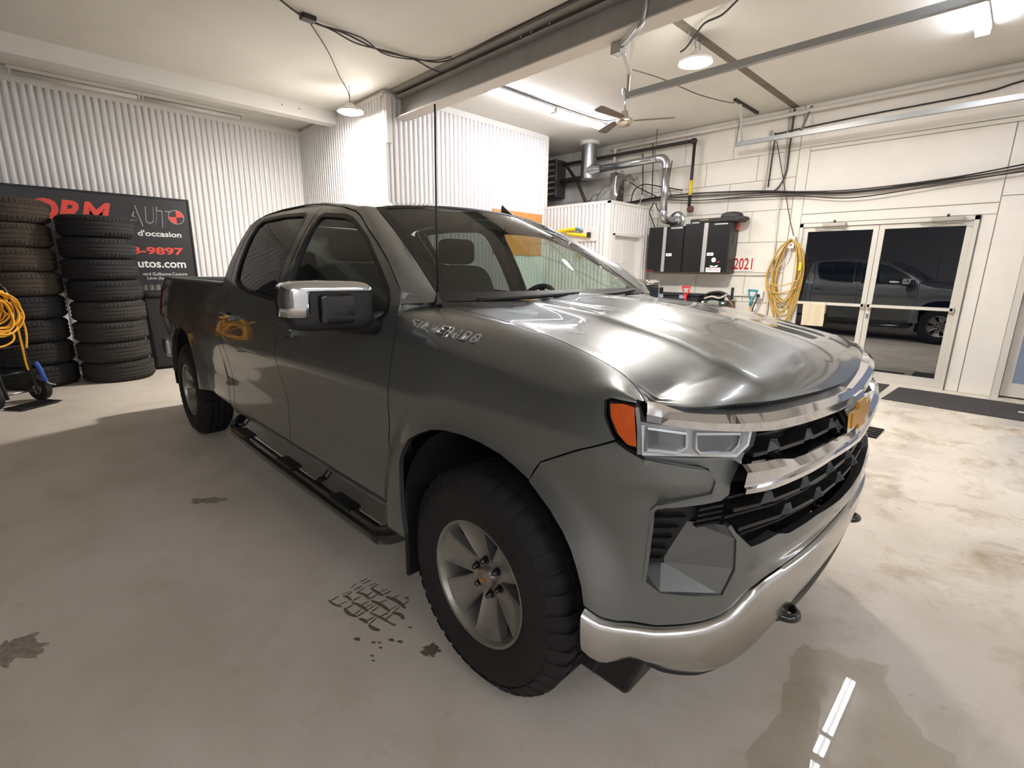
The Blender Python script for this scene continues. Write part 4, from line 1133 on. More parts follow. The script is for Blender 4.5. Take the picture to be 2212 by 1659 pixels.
# ---- mast aerial, roof fin
tube_obj('mast_aerial', [(-.436, -.80, 1.335), (-.433, -.80, 1.7), (-.428, -.80, 2.056)], .0035, BLACKP, TRUCK, n=6, k=1)
MB().lathe([(.016, 0), (.012, .018), (.006, .035), (.004, .05)], (-.436, -.80, 1.34), n=14).build('aerial_base', BLACKP, TRUCK, smooth='all')
def fin(u, v):
    x = -1.20 - .17 * u; h = .098 * (u ** 1.3) if u < .93 else .098 * (1 - (u - .93) / .07 * .9)
    w = .022 * math.sin(math.pi * min(1, u * .9 + .12)) + .004
    a = math.pi * v
    return (x, .44 + w * math.cos(a) * (1 - .0 * u), 1.812 + h * math.sin(a) ** .6 + .006 * u)
MB().grid(fin, 20, 12).build('roof_fin', BLACKG, TRUCK, smooth='all')

# ---- raised chrome lettering on the fender
word = 'SILVERADO'
scur = 2.030
for i, ch in enumerate(word):
    wch = .034 if ch != 'I' else .010
    V, F = text_fit(ch, 0, wch, 0, .023, extrude=.006, bold=.012)
    P = []
    for a, b, c in V:
        q = scur - a - .3 * b; t = 1.2725 - (2.022 - q) * .105 + b
        P.append(S(np.array(q), np.array(t), .0015 + c))
    lt = mesh_obj('letter', P, F, CHROME, TRUCK)
    scur -= wch + .0085

# ---- cabin
def seat(name, y, x=-1.32):
    st = MB().sq((x, y, .86), (.27, .27, .11), .4, .5, 24, 12).build(name, CLOTH, TRUCK, smooth='all')
    mb = MB().sq((0, 0, 0), (.085, .27, .33), .45, .45, 24, 14); V = [(v[0] + x - .27 - .30 * (v[2] + .33), v[1] + y, v[2] + 1.18) for v in mb.V]
    b = MB().add(V, mb.F).build('backrest', CLOTH, st, smooth='all')
    MB().sq((x - .50, y, 1.605), (.065, .145, .092), .45, .45, 24, 12).build('headrest', CLOTH, st, smooth='all')
    for q in (-.06, .06): MB().cyl((x - .48, y + q, 1.45), (x - .50, y + q, 1.56), .007).build('headrest_post', CHROME, st)
seat('seat', -.42); seat('seat', .42)
bn = MB().sq((-2.25, 0, .86), (.26, .72, .11), .3, .5, 28, 12).build('rear_seat', CLOTH, TRUCK, smooth='all')
mb = MB().sq((0, 0, 0), (.08, .72, .32), .3, .4, 28, 14); MB().add([(v[0] - 2.5 - .25 * (v[2] + .32), v[1], v[2] + 1.16) for v in mb.V], mb.F).build('backrest', CLOTH, bn, smooth='all')
for y in (-.42, .42): MB().sq((-2.66, y, 1.52), (.05, .13, .075), .45, .45, 20, 10).build('headrest', CLOTH, bn, smooth='all')
def dash(u, v):
    y = (2 * v - 1) * .80; t = u
    pts = [(-.44, 1.325), (-.62, 1.325), (-.80, 1.305), (-.88, 1.27), (-.90, 1.20), (-.86, 1.0), (-.80, .75)]
    q = t * (len(pts) - 1); i = min(int(q), len(pts) - 2); f = q - i
    hump = .03 * math.exp(-((y - .40) / .2) ** 2) * math.sin(math.pi * min(1, t * 1.6)) if t < .62 else 0
    return (pts[i][0] + (pts[i + 1][0] - pts[i][0]) * f, y, pts[i][1] + (pts[i + 1][1] - pts[i][1]) * f + hump)
MB().grid(dash, 24, 24).build('dashboard', DASH, TRUCK, smooth='all')
M_ = Matrix.Translation((-1.02, .40, 1.215)) @ Matrix.Rotation(math.radians(-62), 4, 'Y')
ring = [tuple(M_ @ Vector((.19 * math.cos(t), .19 * math.sin(t), 0))) for t in np.linspace(0, 2 * math.pi, 33)[:-1]]
sw = MB().tube(ring, .016, 10, closed=True).build('steering_wheel', BLACKP, TRUCK, smooth='all')
mb = MB()
for t in (0, math.pi, math.pi * 1.5): mb.tube([tuple(M_ @ Vector((0, 0, -.01))), tuple(M_ @ Vector((.185 * math.cos(t), .185 * math.sin(t), 0)))], .016, 8)
mb.build('wheel_spokes', BLACKP, sw)
MB().lathe([(0.0001, .02), (.05, .018), (.07, 0), (.06, -.03), (.03, -.2)], n=20).build('steering_hub', BLACKP, sw, smooth='all').matrix_local = M_
bevel(MB().box(-1.03, -1.005, -.12, .12, 1.695, 1.755).build('rear_view_mirror', BLACKP, TRUCK), .01)
# headliner and inner pillar trim keep the cabin dark
MB().grid(lambda u, v: tuple(np.array(roof_pt(.03 + u * .94, .02 + .96 * v)) - np.array((0, 0, .035))), 20, 20).build('headliner', mat('grey_headliner', (92, 92, 88), rough=.95), TRUCK, smooth='all')

rnd = random.Random(4); mb = MB()
for i in range(520):
    v = .12 + .80 * rnd.random() ** .7; t = rnd.random()
    if rnd.random() > .25 + .75 * v: continue
    r = .0022 + .0042 * rnd.random() ** 2
    p = Vector(ws_pt(t * .96 + .02, v)); e = .01
    n_ = (Vector(ws_pt(t + e, v)) - Vector(ws_pt(t - e, v))).cross(Vector(ws_pt(t, v + e)) - Vector(ws_pt(t, v - e))).normalized()
    if n_.z < 0: n_ = -n_
    a_ = n_.orthogonal().normalized(); b_ = n_.cross(a_); st = 1 + rnd.random()
    V = [p + n_ * r * .5] + [p + a_ * r * math.cos(q) + b_ * r * st * math.sin(q) for q in [k * math.pi / 3 for k in range(6)]]
    mb.add(V, [(0, 1 + k, 1 + (k + 1) % 6) for k in range(6)])
dr = mb.build('water_drops', glass('drop_water', (.62, .66, .64), 2.2, .08), TRUCK, smooth='all'); dr['kind'] = 'stuff'

# ================================================================== LIGHTS OF THE GARAGE AND ADDED FILL TUBES
def disc_lamp(label, x, y, ztop, zl, chain):
    t = thing('pendant_lamp', label, 'lamp', (x, y, ztop), group='round hanging lamps')
    h = zl - ztop
    MB().lathe([(.0001, h + .085), (.05, h + .083), (.07, h + .06), (.078, h + .03), (.15, h + .014), (.172, h), (.172, h - .022), (.164, h - .022), (.162, h - .004)], n=40).build('housing', TRIMW, t, smooth=True)
    MB().lathe([(.161, h - .006), (.158, h - .022), (.13, h - .034), (.08, h - .042), (.0001, h - .046)], n=40).build('diffuser', GLOW_D, t, smooth='all')
    tube_obj('hook', [(0, 0, h + .085), (.012, 0, h + .11), (0, 0, h + .13), (-.012, 0, h + .11), (0, 0, h + .088)], .004, GALV, t, n=6)
    if chain: MB().tube([(0, 0, h + .12), (.006, 0, h / 2), (0, 0, 0)], .0035, 6).build('hanger_wire', CABLE, t)
    return t
disc_lamp('glowing round lamp hanging by the corrugated corner above the truck cab', -6.86, 3.50, ZC, 3.575, True)
disc_lamp('glowing round lamp hung under the joint strip beside the rail', -2.85, 5.40, ZC, 3.655, False)

def batten(label, x, y0, y1, lit=True, zz=ZC, group='strip lights'):
    t = thing('strip_light', label, 'light', (x, y0, zz), group=group)
    bevel(MB().box(-.06, .06, 0, y1 - y0, -.045, 0).build('fitting', TRIMW, t), .006)
    n = 2; L = (y1 - y0 - .06) / n
    for i in range(n):
        a = .02 + i * (L + .02)
        for q in ((-.035, .035) if lit else (-.03, .03)):
            tb = MB().cyl((q, a + .03, -.072), (q, a + L - .03, -.072), .019, n=12).build('tube', GLOW_T if lit else TRIMW, t, smooth='all')
        for e in (a + .012, a + L - .012): MB().box(-.055, .055, e - .012, e + .012, -.095, -.04).build('tube_holder', TRIMW, t)
    return t
batten('lit pair of fluorescent tubes beside the ceiling fan', -5.42, 4.72, 7.36)
batten('lit fluorescent tubes at the top right above the second rail', -.745, 4.72, 7.16)
batten('unseen tubes continuing the row beyond the right edge, added as fill light', 3.4, 4.72, 7.16)  # unseen next fitting of the row, placed out of view for fill
batten('added fill tubes out of view in the bay in front of the truck', 3.6, -.3, 2.2)  # added out of view to brighten the truck's front
batten('added fill tubes on the ceiling behind the viewer', 3.2, -4.3, -1.9)  # added fill behind the camera, no fitting seen there
batten('added fill tubes on the ceiling straight behind the viewer', 1.7, -4.3, -1.9)  # added to lift the dark floor on the left
batten('added fill tubes on the ceiling behind the viewer, close to the overhead door', 4.6, -4.3, -1.9)  # another unseen fitting added for fill from the front
b_ = batten('unlit white fluorescent fitting above the left corrugated wall', 0, 0, 2.72, lit=False, group='unlit fittings')
b_.location = (-9.33, .17, ZC)

# ================================================================== CEILING: cables, fan, rails
JB = (-5.38, 2.33)
tube_obj_ = tube_obj
def cable(name, label, pts, r, m, parent=None, n=6, grp=None):
    o = tube_obj(name, pts, r, m, parent, n)
    return props(o, label, 'cable', grp)
cw = thing('ceiling_cables', 'bundle of grey cables looping over the ceiling to the steel beam', 'cable')
z = ZC - .012
tube_obj('cable', [(-4.75, 1.2, z), (-5.05, 1.75, z), (-5.38, 2.33, z - .02), (-5.42, 2.75, z - .01), (-5.5, 3.2, z - .02), (-5.4, 3.6, z - .02), (-5.25, 3.84, z - .03), (-4.9, 3.93, z - .01), (-4.2, 3.93, z), (-2.5, 3.93, z), (-1, 3.93, z)], .009, CABLE, cw)
tube_obj('cable', [(-5.38, 2.33, z - .02), (-5.40, 2.6, z - .03), (-5.55, 2.95, z - .01), (-5.43, 3.3, z - .03), (-5.48, 3.65, z), (-5.5, 3.85, z - .02), (-5.48, 3.99, z - .04), (-5.46, 4.06, z - .05)], .008, CABLE, cw)
tube_obj('cable', [(-5.40, 2.5, z - .02), (-5.36, 2.9, z - .02), (-5.52, 3.25, z - .03), (-5.5, 3.55, z - .01), (-5.30, 3.8, z - .01), (-5.1, 3.9, z)], .007, CABLE, cw)
bevel(MB().box(-5.43, -5.33, 2.28, 2.42, ZC - .045, ZC).build('junction_box', PIPEK, cw), .01)
cable('lamp_flex', 'thin flex slanting from junction box to lamp over the cab', [(-5.40, 2.36, ZC - .03), (-5.9, 2.78, ZC - .05), (-6.45, 3.17, ZC - .07), (-6.80, 3.45, ZC - .10), (-6.86, 3.50, ZC - .18), (-6.86, 3.5, 3.67)], .006, CABLE)
cable('lamp_flex', 'dark flex dangling beside the lamp on the joint strip', [(-2.0, 4.75, ZC - .01), (-2.25, 4.9, ZC - .05), (-2.42, 5.0, ZC - .07), (-2.62, 5.08, ZC - .05), (-2.74, 5.15, ZC - .09), (-2.86, 5.20, ZC - .16), (-2.92, 5.19, ZC - .19)], .010, CABLEK)
lb = thing('lamp_bracket', 'bent wire bracket holding the lamp under the joint strip', 'bracket')
for a, b in ((5.22, 5.28), (5.40, 5.38), (5.52, 5.48)): tube_obj('wire', [(-2.85, a, ZC - .006), (-2.87, (a + b) / 2, ZC - .05), (-2.85, b, ZC - .13)], .005, GALV, lb, 6, 4)

fan = thing('ceiling_fan', 'metal ceiling fan with three dark blades beside the strip light', 'fan', (-4.25, 6.20, ZC))
MB().lathe([(.0001, -.07), (.05, -.06), (.06, 0)], n=20).build('canopy', GALV, fan, smooth='all')
MB().cyl((0, 0, 0), (0, 0, -.28), .011).build('rod', GALV, fan, smooth='all')
MB().lathe([(.0001, -.46), (.07, -.455), (.10, -.43), (.115, -.40), (.11, -.375), (.06, -.35), (.045, -.27), (.03, -.262), (.0001, -.26)], n=28).build('motor', mat('brushed_fan_metal', (196, 186, 170), rough=.3, metal=.9), fan, smooth='all')
for k in range(3):
    a = math.radians(28 + 120 * k)
    M = Matrix.Rotation(a, 4, 'Z') @ Matrix.Rotation(math.radians(10), 4, 'X')
    mb = MB(); P = [(.12, -.03), (.20, -.05), (.60, -.075), (.66, -.055), (.67, .055), (.62, .07), (.20, .05), (.12, .03)]
    mb.prism(P, 'xy', -.388, -.380); V = [tuple(M @ Vector(v)) for v in mb.V]
    MB().add(V, mb.F).build('blade', mat('fan_blade_brown', (92, 76, 64), rough=.5), fan)
cable('fan_flex', 'flex running along the strip light to the ceiling fan', [(-5.35, 4.75, ZC - .02), (-5.33, 6.0, ZC - .02), (-5.25, 7.0, ZC - .03), (-4.9, 6.9, ZC - .12), (-4.45, 6.4, ZC - .33), (-4.32, 6.24, ZC - .38)], .008, CABLEK)

def rail(label, x0, x1, y, z, hangers):
    t = thing('door_rail', label, 'rail', (0, 0, 0), group='overhead door rails')
    prof = [(-.035, .03), (-.035, -.03), (.02, -.03), (.035, -.015), (.035, -.010), (.018, -.024), (-.028, -.024), (-.028, .024), (.018, .024), (.035, .010), (.035, .016), (.02, .03)]
    mb = MB(); V = [(x, y + a, z + b) for x in (x0, x1) for a, b in prof]; n = len(prof)
    mb.add(V, [(i, (i + 1) % n, n + (i + 1) % n, n + i) for i in range(n)] + [tuple(range(n)), tuple(range(n, 2 * n))[::-1]])
    mb.build('track', RAILM, t)
    for (hx, hy, hz), (gx, gy, gz) in hangers:
        d = Vector((gx - hx, gy - hy, gz - hz)); L = d.length
        mb = MB().box(-.018, .018, -.003, .003, 0, L, Matrix.Translation((hx, hy, hz)) @ d.to_track_quat('Z', 'Y').to_matrix().to_4x4())
        mb.build('hanger_strap', RAILM, t)
    return t
r1 = rail('upper galvanised overhead door rail passing behind the round lamp', -3.50, 5.1, 5.13, 3.40, [((-3.47, 5.10, 3.36), (-3.47, 5.10, 3.62)), ((-3.46, 5.10, 3.60), (-3.24, 4.80, 3.87)), ((-3.46, 5.10, 3.60), (-3.34, 4.62, 3.87)), ((.9, 5.1, 3.4), (.9, 5.1, 3.88))])
r2 = rail('lower galvanised overhead door rail along the block wall', -3.50, 5.1, 8.10, 3.40, [((-3.48, 8.07, 3.38), (-3.46, 8.07, 3.87)), ((-3.40, 8.10, 3.40), (-3.34, 7.75, 3.87)), ((-2.62, 8.13, 3.40), (-2.62, 8.5, 3.85))])
MB().box(-3.36, -3.32, 7.55, 8.40, ZC - .03, ZC - .001).build('ceiling_angle', PIPEK, r2)
cd = thing('conduit', 'bent steel conduit dropping from the beam to a box', 'pipe')
tube_obj('pipe', [(-2.60, 4.03, ZC - .03), (-2.60, 4.02, 3.70), (-2.62, 4.02, 3.56), (-2.68, 4.04, 3.50), (-2.85, 4.15, 3.49), (-3.0, 4.25, 3.50)], .022, GALV, cd, n=10)
bevel(MB().box(-3.08, -2.97, 4.20, 4.30, 3.44, 3.55).build('box', GALV, cd), .006)
cable('chain_cord', 'thin cord sagging between the rail hangers under the ceiling', [(-3.46, 5.15, 3.66), (-3.45, 5.8, 3.72), (-3.42, 6.6, 3.74), (-3.38, 7.3, 3.80), (-3.36, 7.6, 3.84)], .006, CABLE)

# ================================================================== RIGHT WALL: pipes, cables, ducts
props(tube_obj('white_pipe', [(5.15, 8.44, 3.78), (-2.0, 8.44, 3.775), (-5.75, 8.44, 3.77), (-5.90, 8.44, 3.755), (-5.95, 8.44, 3.70), (-5.95, 8.44, 3.32)], .028, PIPEW, None, 10, 4), 'long white pipe running along the top of the block wall', 'pipe')
gp = thing('gas_pipe', 'black iron gas pipe bent down the wall with yellow tag', 'pipe')
tube_obj('pipe', [(-9.4, 8.42, 3.65), (-4.42, 8.42, 3.65)], .030, PIPEK, gp, 10, 1)
tube_obj('drop', [(-4.33, 8.42, 3.62), (-4.33, 8.42, 2.60)], .026, PIPEK, gp, 10, 1)
MB().sq((-4.35, 8.42, 3.645), (.055, .045, .045), .7, .7, 14, 8).build('elbow', PIPEK, gp, smooth='all')
MB().sq((-4.30, 8.42, 2.55), (.06, .04, .055), .8, .8, 14, 8).build('elbow', mat('rusty_elbow', (84, 52, 44), rough=.7), gp, smooth='all')
MB().cyl((-4.33, 8.42, 2.78), (-4.33, 8.42, 3.02), .029, n=12).build('yellow_tag', mat('yellow_tag', (226, 190, 40), rough=.5), gp, smooth='all')
props(tube_obj('upper_cable', [(5.15, 8.53, 3.72), (.2, 8.53, 3.70), (-.8, 8.53, 3.62), (-2.0, 8.53, 3.60), (-3.0, 8.53, 3.56), (-3.08, 8.53, 3.50), (-3.10, 8.53, 2.80)], .010, CABLEK), 'dark cable along the wall top bending down beside the rail', 'cable')
wcb = thing('wall_cables', 'grey cable bundle sagging across the wall above the glass doors', 'cable')
for k, (dz, m_) in enumerate(((0, CABLE), (.02, CABLE), (-.025, CABLE), (.01, CABLEK), (-.045, CABLE))):
    dy = 8.50 - .012 * k
    sag = [0, .02, -.03, .03][k % 4]
    tube_obj('cable', [(2.0, dy, 2.86 + dz), (.2, dy, 2.76 + dz + sag), (-.9, dy, 2.66 + dz), (-1.9, dy, 2.62 + dz * 2 - sag), (-2.6, dy, 2.66 + dz), (-3.2, dy, 2.72 + dz * 1.5), (-4.2, dy, 2.76 + dz * 1.6 + sag), (-5.0, dy, 2.80 + dz), (-5.6, dy - .1, 2.74 + dz), (-6.2, dy - .2, 2.70 + dz * 2)], .009, m_, wcb)
props(tube_obj('cable_drop', [(-2.86, 8.53, 3.86), (-2.86, 8.53, 3.3), (-2.87, 8.53, 2.95), (-2.98, 8.51, 2.74), (-3.2, 8.50, 2.72)], .013, CABLE), 'grey cable dropping from ceiling joint and curving into the bundle', 'cable')
props(tube_obj('conduit', [(-2.92, 8.53, 3.86), (-2.90, 8.53, 2.5), (-2.88, 8.53, 1.55), (-2.88, 8.53, .3)], .012, PIPEW, None, 8, 1), 'slim painted conduit down the wall beside the yellow cord', 'pipe')
props(tube_obj('conduit', [(-3.16, 8.53, 3.62), (-3.16, 8.53, 2.78)], .020, PIPEW, None, 8, 1), 'painted conduit beside the dark cable below the rail', 'pipe')
props(tube_obj('brace_wire', [(-3.05, 8.52, 3.45), (-2.72, 8.52, 2.30), (-2.62, 8.51, 2.02)], .006, CABLE, None, 6, 1), 'thin wire slanting down the wall to the white outlet box', 'cable')
hc = thing('wall_conduit', 'white horizontal conduit at cabinet foot with outlet and black plug', 'pipe')
tube_obj('pipe', [(-5.0, 8.53, 1.455), (-2.86, 8.53, 1.455)], .012, PIPEW, hc, 8, 1)
tube_obj('pipe', [(-5.0, 8.53, 1.10), (-3.05, 8.53, 1.12)], .012, PIPEW, hc, 8, 1)
bevel(MB().box(-3.08, -2.96, 8.48, 8.55, 1.08, 1.20).build('outlet', TRIMW, hc), .008)
tube_obj('plug_lead', [(-3.02, 8.46, 1.13), (-3.03, 8.44, 1.05), (-3.08, 8.46, .9), (-3.12, 8.47, .6)], .008, CABLEK, hc)
MB().cyl((-3.02, 8.48, 1.13), (-3.02, 8.44, 1.13), .025).build('plug', CABLEK, hc)
ob = thing('outlet_box', 'white outlet box on the wall above the coiled yellow cord', 'outlet')
bevel(MB().box(-2.68, -2.59, 8.46, 8.55, 1.86, 2.04).build('box', TRIMW, ob), .008)
for z in (1.91, 1.97): MB().cyl((-2.635, 8.462, z), (-2.635, 8.456, z), .016).build('socket', mat('socket_grey', (120, 118, 114), rough=.5), ob)
hs = thing('coiled_cord', 'long coiled yellow extension cord hung on the wall beside glass doors', 'cord', (-2.64, 8.44, 1.9))
rnd = random.Random(3)
for k in range(13):
    w = .10 + .17 * rnd.random(); L = .75 + .45 * rnd.random(); y = -.02 + .09 * rnd.random(); c = (rnd.random() - .5) * .06
    pts = [(c * .3, y, .10), (-w * .55 + c, y, -.05), (-w + c, y, -.35), (-w * 1.02 + c, y, -.65 * L), (-w * .5 + c, y, -L), (w * .2 + c, y, -L - .04), (w * .75 + c, y, -.7 * L), (w * .9 + c, y, -.35), (w * .55 + c, y, -.03), (c * .3, y, .10)]
    tube_obj('loop', pts, .0085, YELLOWC2, hs, 6, 5)
for z0 in (-.55, -.66): tube_obj('binding', [(-.24, -.02, z0), (-.1, -.05, z0 - .05), (.05, -.06, z0 - .03), (.18, -.03, z0 + .04)], .0085, YELLOWC2, hs)
bevel(MB().box(.17, .21, -.05, .0, -.37, -.25).build('socket_end', mat('yellow_plug', (236, 200, 40), rough=.5), hs), .01)
tube_obj('grey_flex', [(-2.64, 8.47, 1.86), (-2.66, 8.46, 1.74), (-2.74, 8.46, 1.62), (-2.83, 8.47, 1.52)], .008, PIPEW, ob)

# ducts
du = thing('duct', 'galvanised exhaust duct with tee, long arm and drop to the wall', 'duct', (-6.30, 8.10, 0))
MB().lathe([(.19, ZC), (.19, ZC - .055), (.15, ZC - .06)], n=28).build('collar', TRIMW, du, smooth=True)
MB().cyl((0, 0, ZC - .02), (0, 0, 3.22), .15, n=28).build('trunk', GALV, du, smooth=True)
for z in (3.55, 3.24): MB().lathe([(.151, z - .012), (.156, z), (.151, z + .012)], n=28).build('seam', GALV, du, smooth='all')
MB().cyl((.05, 0, 3.36), (.30, 0, 3.37), .15, .075, n=24).build('tee', GALV, du, smooth=True)
tube_obj('arm', [(.28, 0, 3.37), (.9, 0, 3.375), (1.52, 0, 3.385)], .062, GALV, du, 18, 1)
tube_obj('elbow', [(1.48, 0, 3.385), (1.58, 0, 3.37), (1.65, 0, 3.30), (1.66, 0, 3.20)], .068, GALV, du, 18, 5)
tube_obj('drop', [(1.66, 0, 3.24), (1.66, .02, 2.45)], .060, GALV, du, 18, 1)
tube_obj('foot_elbow', [(1.66, .02, 2.52), (1.66, .02, 2.43), (1.67, .08, 2.38), (1.68, .20, 2.37), (1.68, .40, 2.37)], .066, GALV, du, 18, 5)
MB().lathe([(.066, -.005), (.15, -.004), (.155, .01), (.15, .02)], (1.70, .43, 2.39), axis='y', n=28).build('wall_flange', GALV, du, smooth='all')
tube_obj('strap', [(1.42, -.065, 3.39), (1.42, 0, 3.455), (1.43, 0, 3.58), (1.43, 0, 3.86)], .006, CABLE, du, 6, 1)
vg = thing('louvre_unit', 'dark louvred heater unit between corrugated wall and ceiling', 'heater', (-7.42, 8.2, 0))
MB().box(-.34, .20, -.02, .30, 3.00, 3.72).build('casing', mat('heater_dark', (60, 54, 52), rough=.6), vg)
for k in range(6): MB().box(-.36, .215, -.05, .0, 3.03 + k * .115, 3.07 + k * .115, Matrix.Rotation(0, 4, 'X')).build('louvre', mat('louvre_grey', (150, 144, 138), rough=.5), vg)
mb = MB(); mb.box(.20, .225, -.05, .0, 3.0, 3.72); mb.build('edge', GALV, vg)
props(tube_obj('slanting_pipe', [(-7.0, 8.3, 3.55), (-6.7, 8.25, 3.25), (-6.35, 8.2, 2.7)], .03, PIPEK, None, 8, 1), 'dark pipe slanting behind the duct trunk', 'pipe')
props(tube_obj('flue_pipe', [(-7.2, 8.35, 3.30), (-6.6, 8.3, 3.30), (-6.4, 8.25, 3.28)], .055, mat('dull_flue', (100, 94, 90), rough=.5, metal=.6), None, 12, 1), 'dull flue pipe running from heater to the duct trunk', 'pipe')
# crumpled plastic sheet on the storeroom roof
rnd = random.Random(11)
ph = [[rnd.random() * 6 for _ in range(4)] for _ in range(2)]
def sheet(u, v):
    x = -6.35 + 1.10 * u; y = 7.55 + .75 * v
    h = .08 + .62 * (u ** 2.2) * (1 - .25 * abs(v - .5)) + .03 * math.sin(18 * v + 6 * u + ph[0][0]) * (.3 + u) + .02 * math.sin(31 * u - 9 * v)
    if u > .93: h -= (u - .93) * 3.5
    return (x, y, 2.60 + max(.01, h * (1 - .8 * max(0, .12 - v) / .12)))
props(MB().grid(sheet, 46, 46).build('plastic_sheet', glass('clear_film', (.72, .72, .72), 3.0, .12), None, smooth='all'), 'crumpled clear plastic sheet piled on the storeroom roof', 'sheeting')
lc = thing('loose_cables', 'tangle of loose dark cables on the storeroom roof by wall', 'cable')
for pts in ([(-5.85, 8.35, 3.2), (-5.6, 8.35, 3.15), (-5.3, 8.4, 2.98), (-4.95, 8.45, 2.80)], [(-5.5, 8.4, 2.70), (-5.45, 8.4, 2.95), (-5.25, 8.4, 3.05), (-4.9, 8.45, 2.98), (-4.5, 8.45, 2.88)], [(-5.15, 8.45, 3.78), (-5.12, 8.47, 3.3), (-5.1, 8.47, 2.8)], [(-5.35, 8.46, 3.6), (-5.30, 8.46, 3.0), (-5.36, 8.46, 2.75)], [(-4.75, 8.47, 3.4), (-4.78, 8.47, 3.0), (-4.70, 8.47, 2.8)], [(-5.0, 8.40, 2.72), (-5.05, 8.35, 2.55), (-4.98, 8.35, 2.40), (-4.92, 8.4, 2.2)], [(-4.98, 8.42, 2.70), (-4.9, 8.38, 2.58), (-4.78, 8.38, 2.52)]):
    tube_obj('cable', pts, .010, CABLEK if pts[0][2] < 3.3 else CABLE, lc)
MB().sq((-4.76, 8.38, 2.51), (.028, .028, .032), .8, .8, 12, 8).build('cable_end', CABLEK, lc, smooth='all')
tube_obj('white_lead', [(-5.28, 8.3, 2.95), (-5.22, 8.3, 2.85), (-5.24, 8.3, 2.68)], .006, PIPEW, lc)
rb_ = props(MB().box(-5.72, -5.60, 8.0, 8.3, 2.62, 3.25).build('roof_box', mat('dark_grey_box', (70, 62, 56), rough=.7)), 'dark narrow box standing behind the plastic sheet', 'box')
bevel(rb_, .01)

# ================================================================== CABINETS AND TOOLS
BLKC = mat('black_cabinet_steel', (15, 15, 16), rough=.35, noise=(3, .3, (22, 22, 22)))
STRIP = mat('cabinet_aluminium_strip', (196, 194, 192), rough=.35, metal=.6)
STICK = mat('white_sticker', (232, 230, 224), rough=.5)
def cabinet(label, x0, x1, z0, z1, strip0, strip1, left):
    t = thing('wall_cabinet', label, 'cabinet', (0, 0, 0), group='black wall cabinets')
    bevel(MB().box(x0, x1, 8.24, 8.55, z0, z1).build('body', BLKC, t), .006)
    d1 = bevel(MB().box(x0 + .004, strip0, 8.21, 8.238, z0 + .006, z1 - .006).build('door', BLKC, t), .005)
    MB().box(strip0, strip1, 8.203, 8.235, z0 + .004, z1 - .004).build('handle_strip', STRIP, t)
    d2 = bevel(MB().box(strip1, x1 - .004, 8.21, 8.238, z0 + .006, z1 - .006).build('door', BLKC, t), .005)
    mx = strip1 + (x1 - strip1) * .55
    pb = bevel(MB().box(mx - .10, mx + .12, 8.202, 8.210, z1 - .045, z1 - .022).build('badge', STRIP, d2), .004)
    lk = bevel(MB().box(strip1 + .02, strip1 + .13, 8.203, 8.210, z0 + .27, z0 + .32).build('lock_plate', STICK, d2), .008)
    MB().prism([(strip1 + .045, z0 + .285), (strip1 + .085, z0 + .292), (strip1 + .105, z0 + .305), (strip1 + .06, z0 + .298)], 'xz', 8.201, 8.204).build('lock_mark', BLKC, lk)
    return t, d1, d2
c1, a1, a2 = cabinet('left black steel wall cabinet hanging beside the panelled door', -4.95, -4.27, 1.487, 2.262, -4.655, -4.595, True)
c2, b1, b2_ = cabinet('right black steel wall cabinet with stickers, carrying the dark case', -4.255, -3.48, 1.487, 2.290, -3.915, -3.845, False)
# stickers on the right cabinet
sk = MB().cyl((-3.70, 8.207, 1.690), (-3.70, 8.2035, 1.690), .038, n=18).build('round_sticker', STICK, b2_)
V, F = text_fit('TOP', -3.795, -3.715, 1.522, 1.55, extrude=.001, bold=.02); stb = bevel(MB().box(-3.82, -3.57, 8.203, 8.209, 1.492, 1.565).build('wide_sticker', STICK, b2_), .006)
letters(V, F, lambda a, b, c: (a, 8.2025 - c, b), BLKC, stb)
V, F = text_fit('CHOICE', -3.705, -3.59, 1.522, 1.55, extrude=.001, bold=.02); letters(V, F, lambda a, b, c: (a, 8.2025 - c, b), mat('red_print', (206, 40, 36), rough=.5), stb)
MB().prism([(-3.76, 1.60), (-3.74, 1.575), (-3.64, 1.575), (-3.61, 1.605), (-3.655, 1.60), (-3.69, 1.585), (-3.72, 1.60)], 'xz', 8.2045, 8.208).build('crest_sticker', STICK, b2_)
MB().prism([(-3.655, 1.66), (-3.64, 1.645), (-3.60, 1.65), (-3.585, 1.675), (-3.62, 1.668)], 'xz', 8.2045, 8.208).build('red_sticker', mat('red_sticker', (160, 40, 40), rough=.5), b2_)
MB().box(-3.479, -3.474, 8.36, 8.50, 1.93, 2.10).build('side_label', mat('dark_label', (50, 46, 44), rough=.4), c2)
MB().box(-3.479, -3.473, 8.44, 8.52, 2.17, 2.28).build('side_label', mat('orange_red_tag', (214, 74, 48), rough=.5), c2)
MB().box(-4.94, -4.80, 8.204, 8.21, 1.50, 1.515).build('red_mark', mat('red_sticker', (160, 40, 40)), a1)
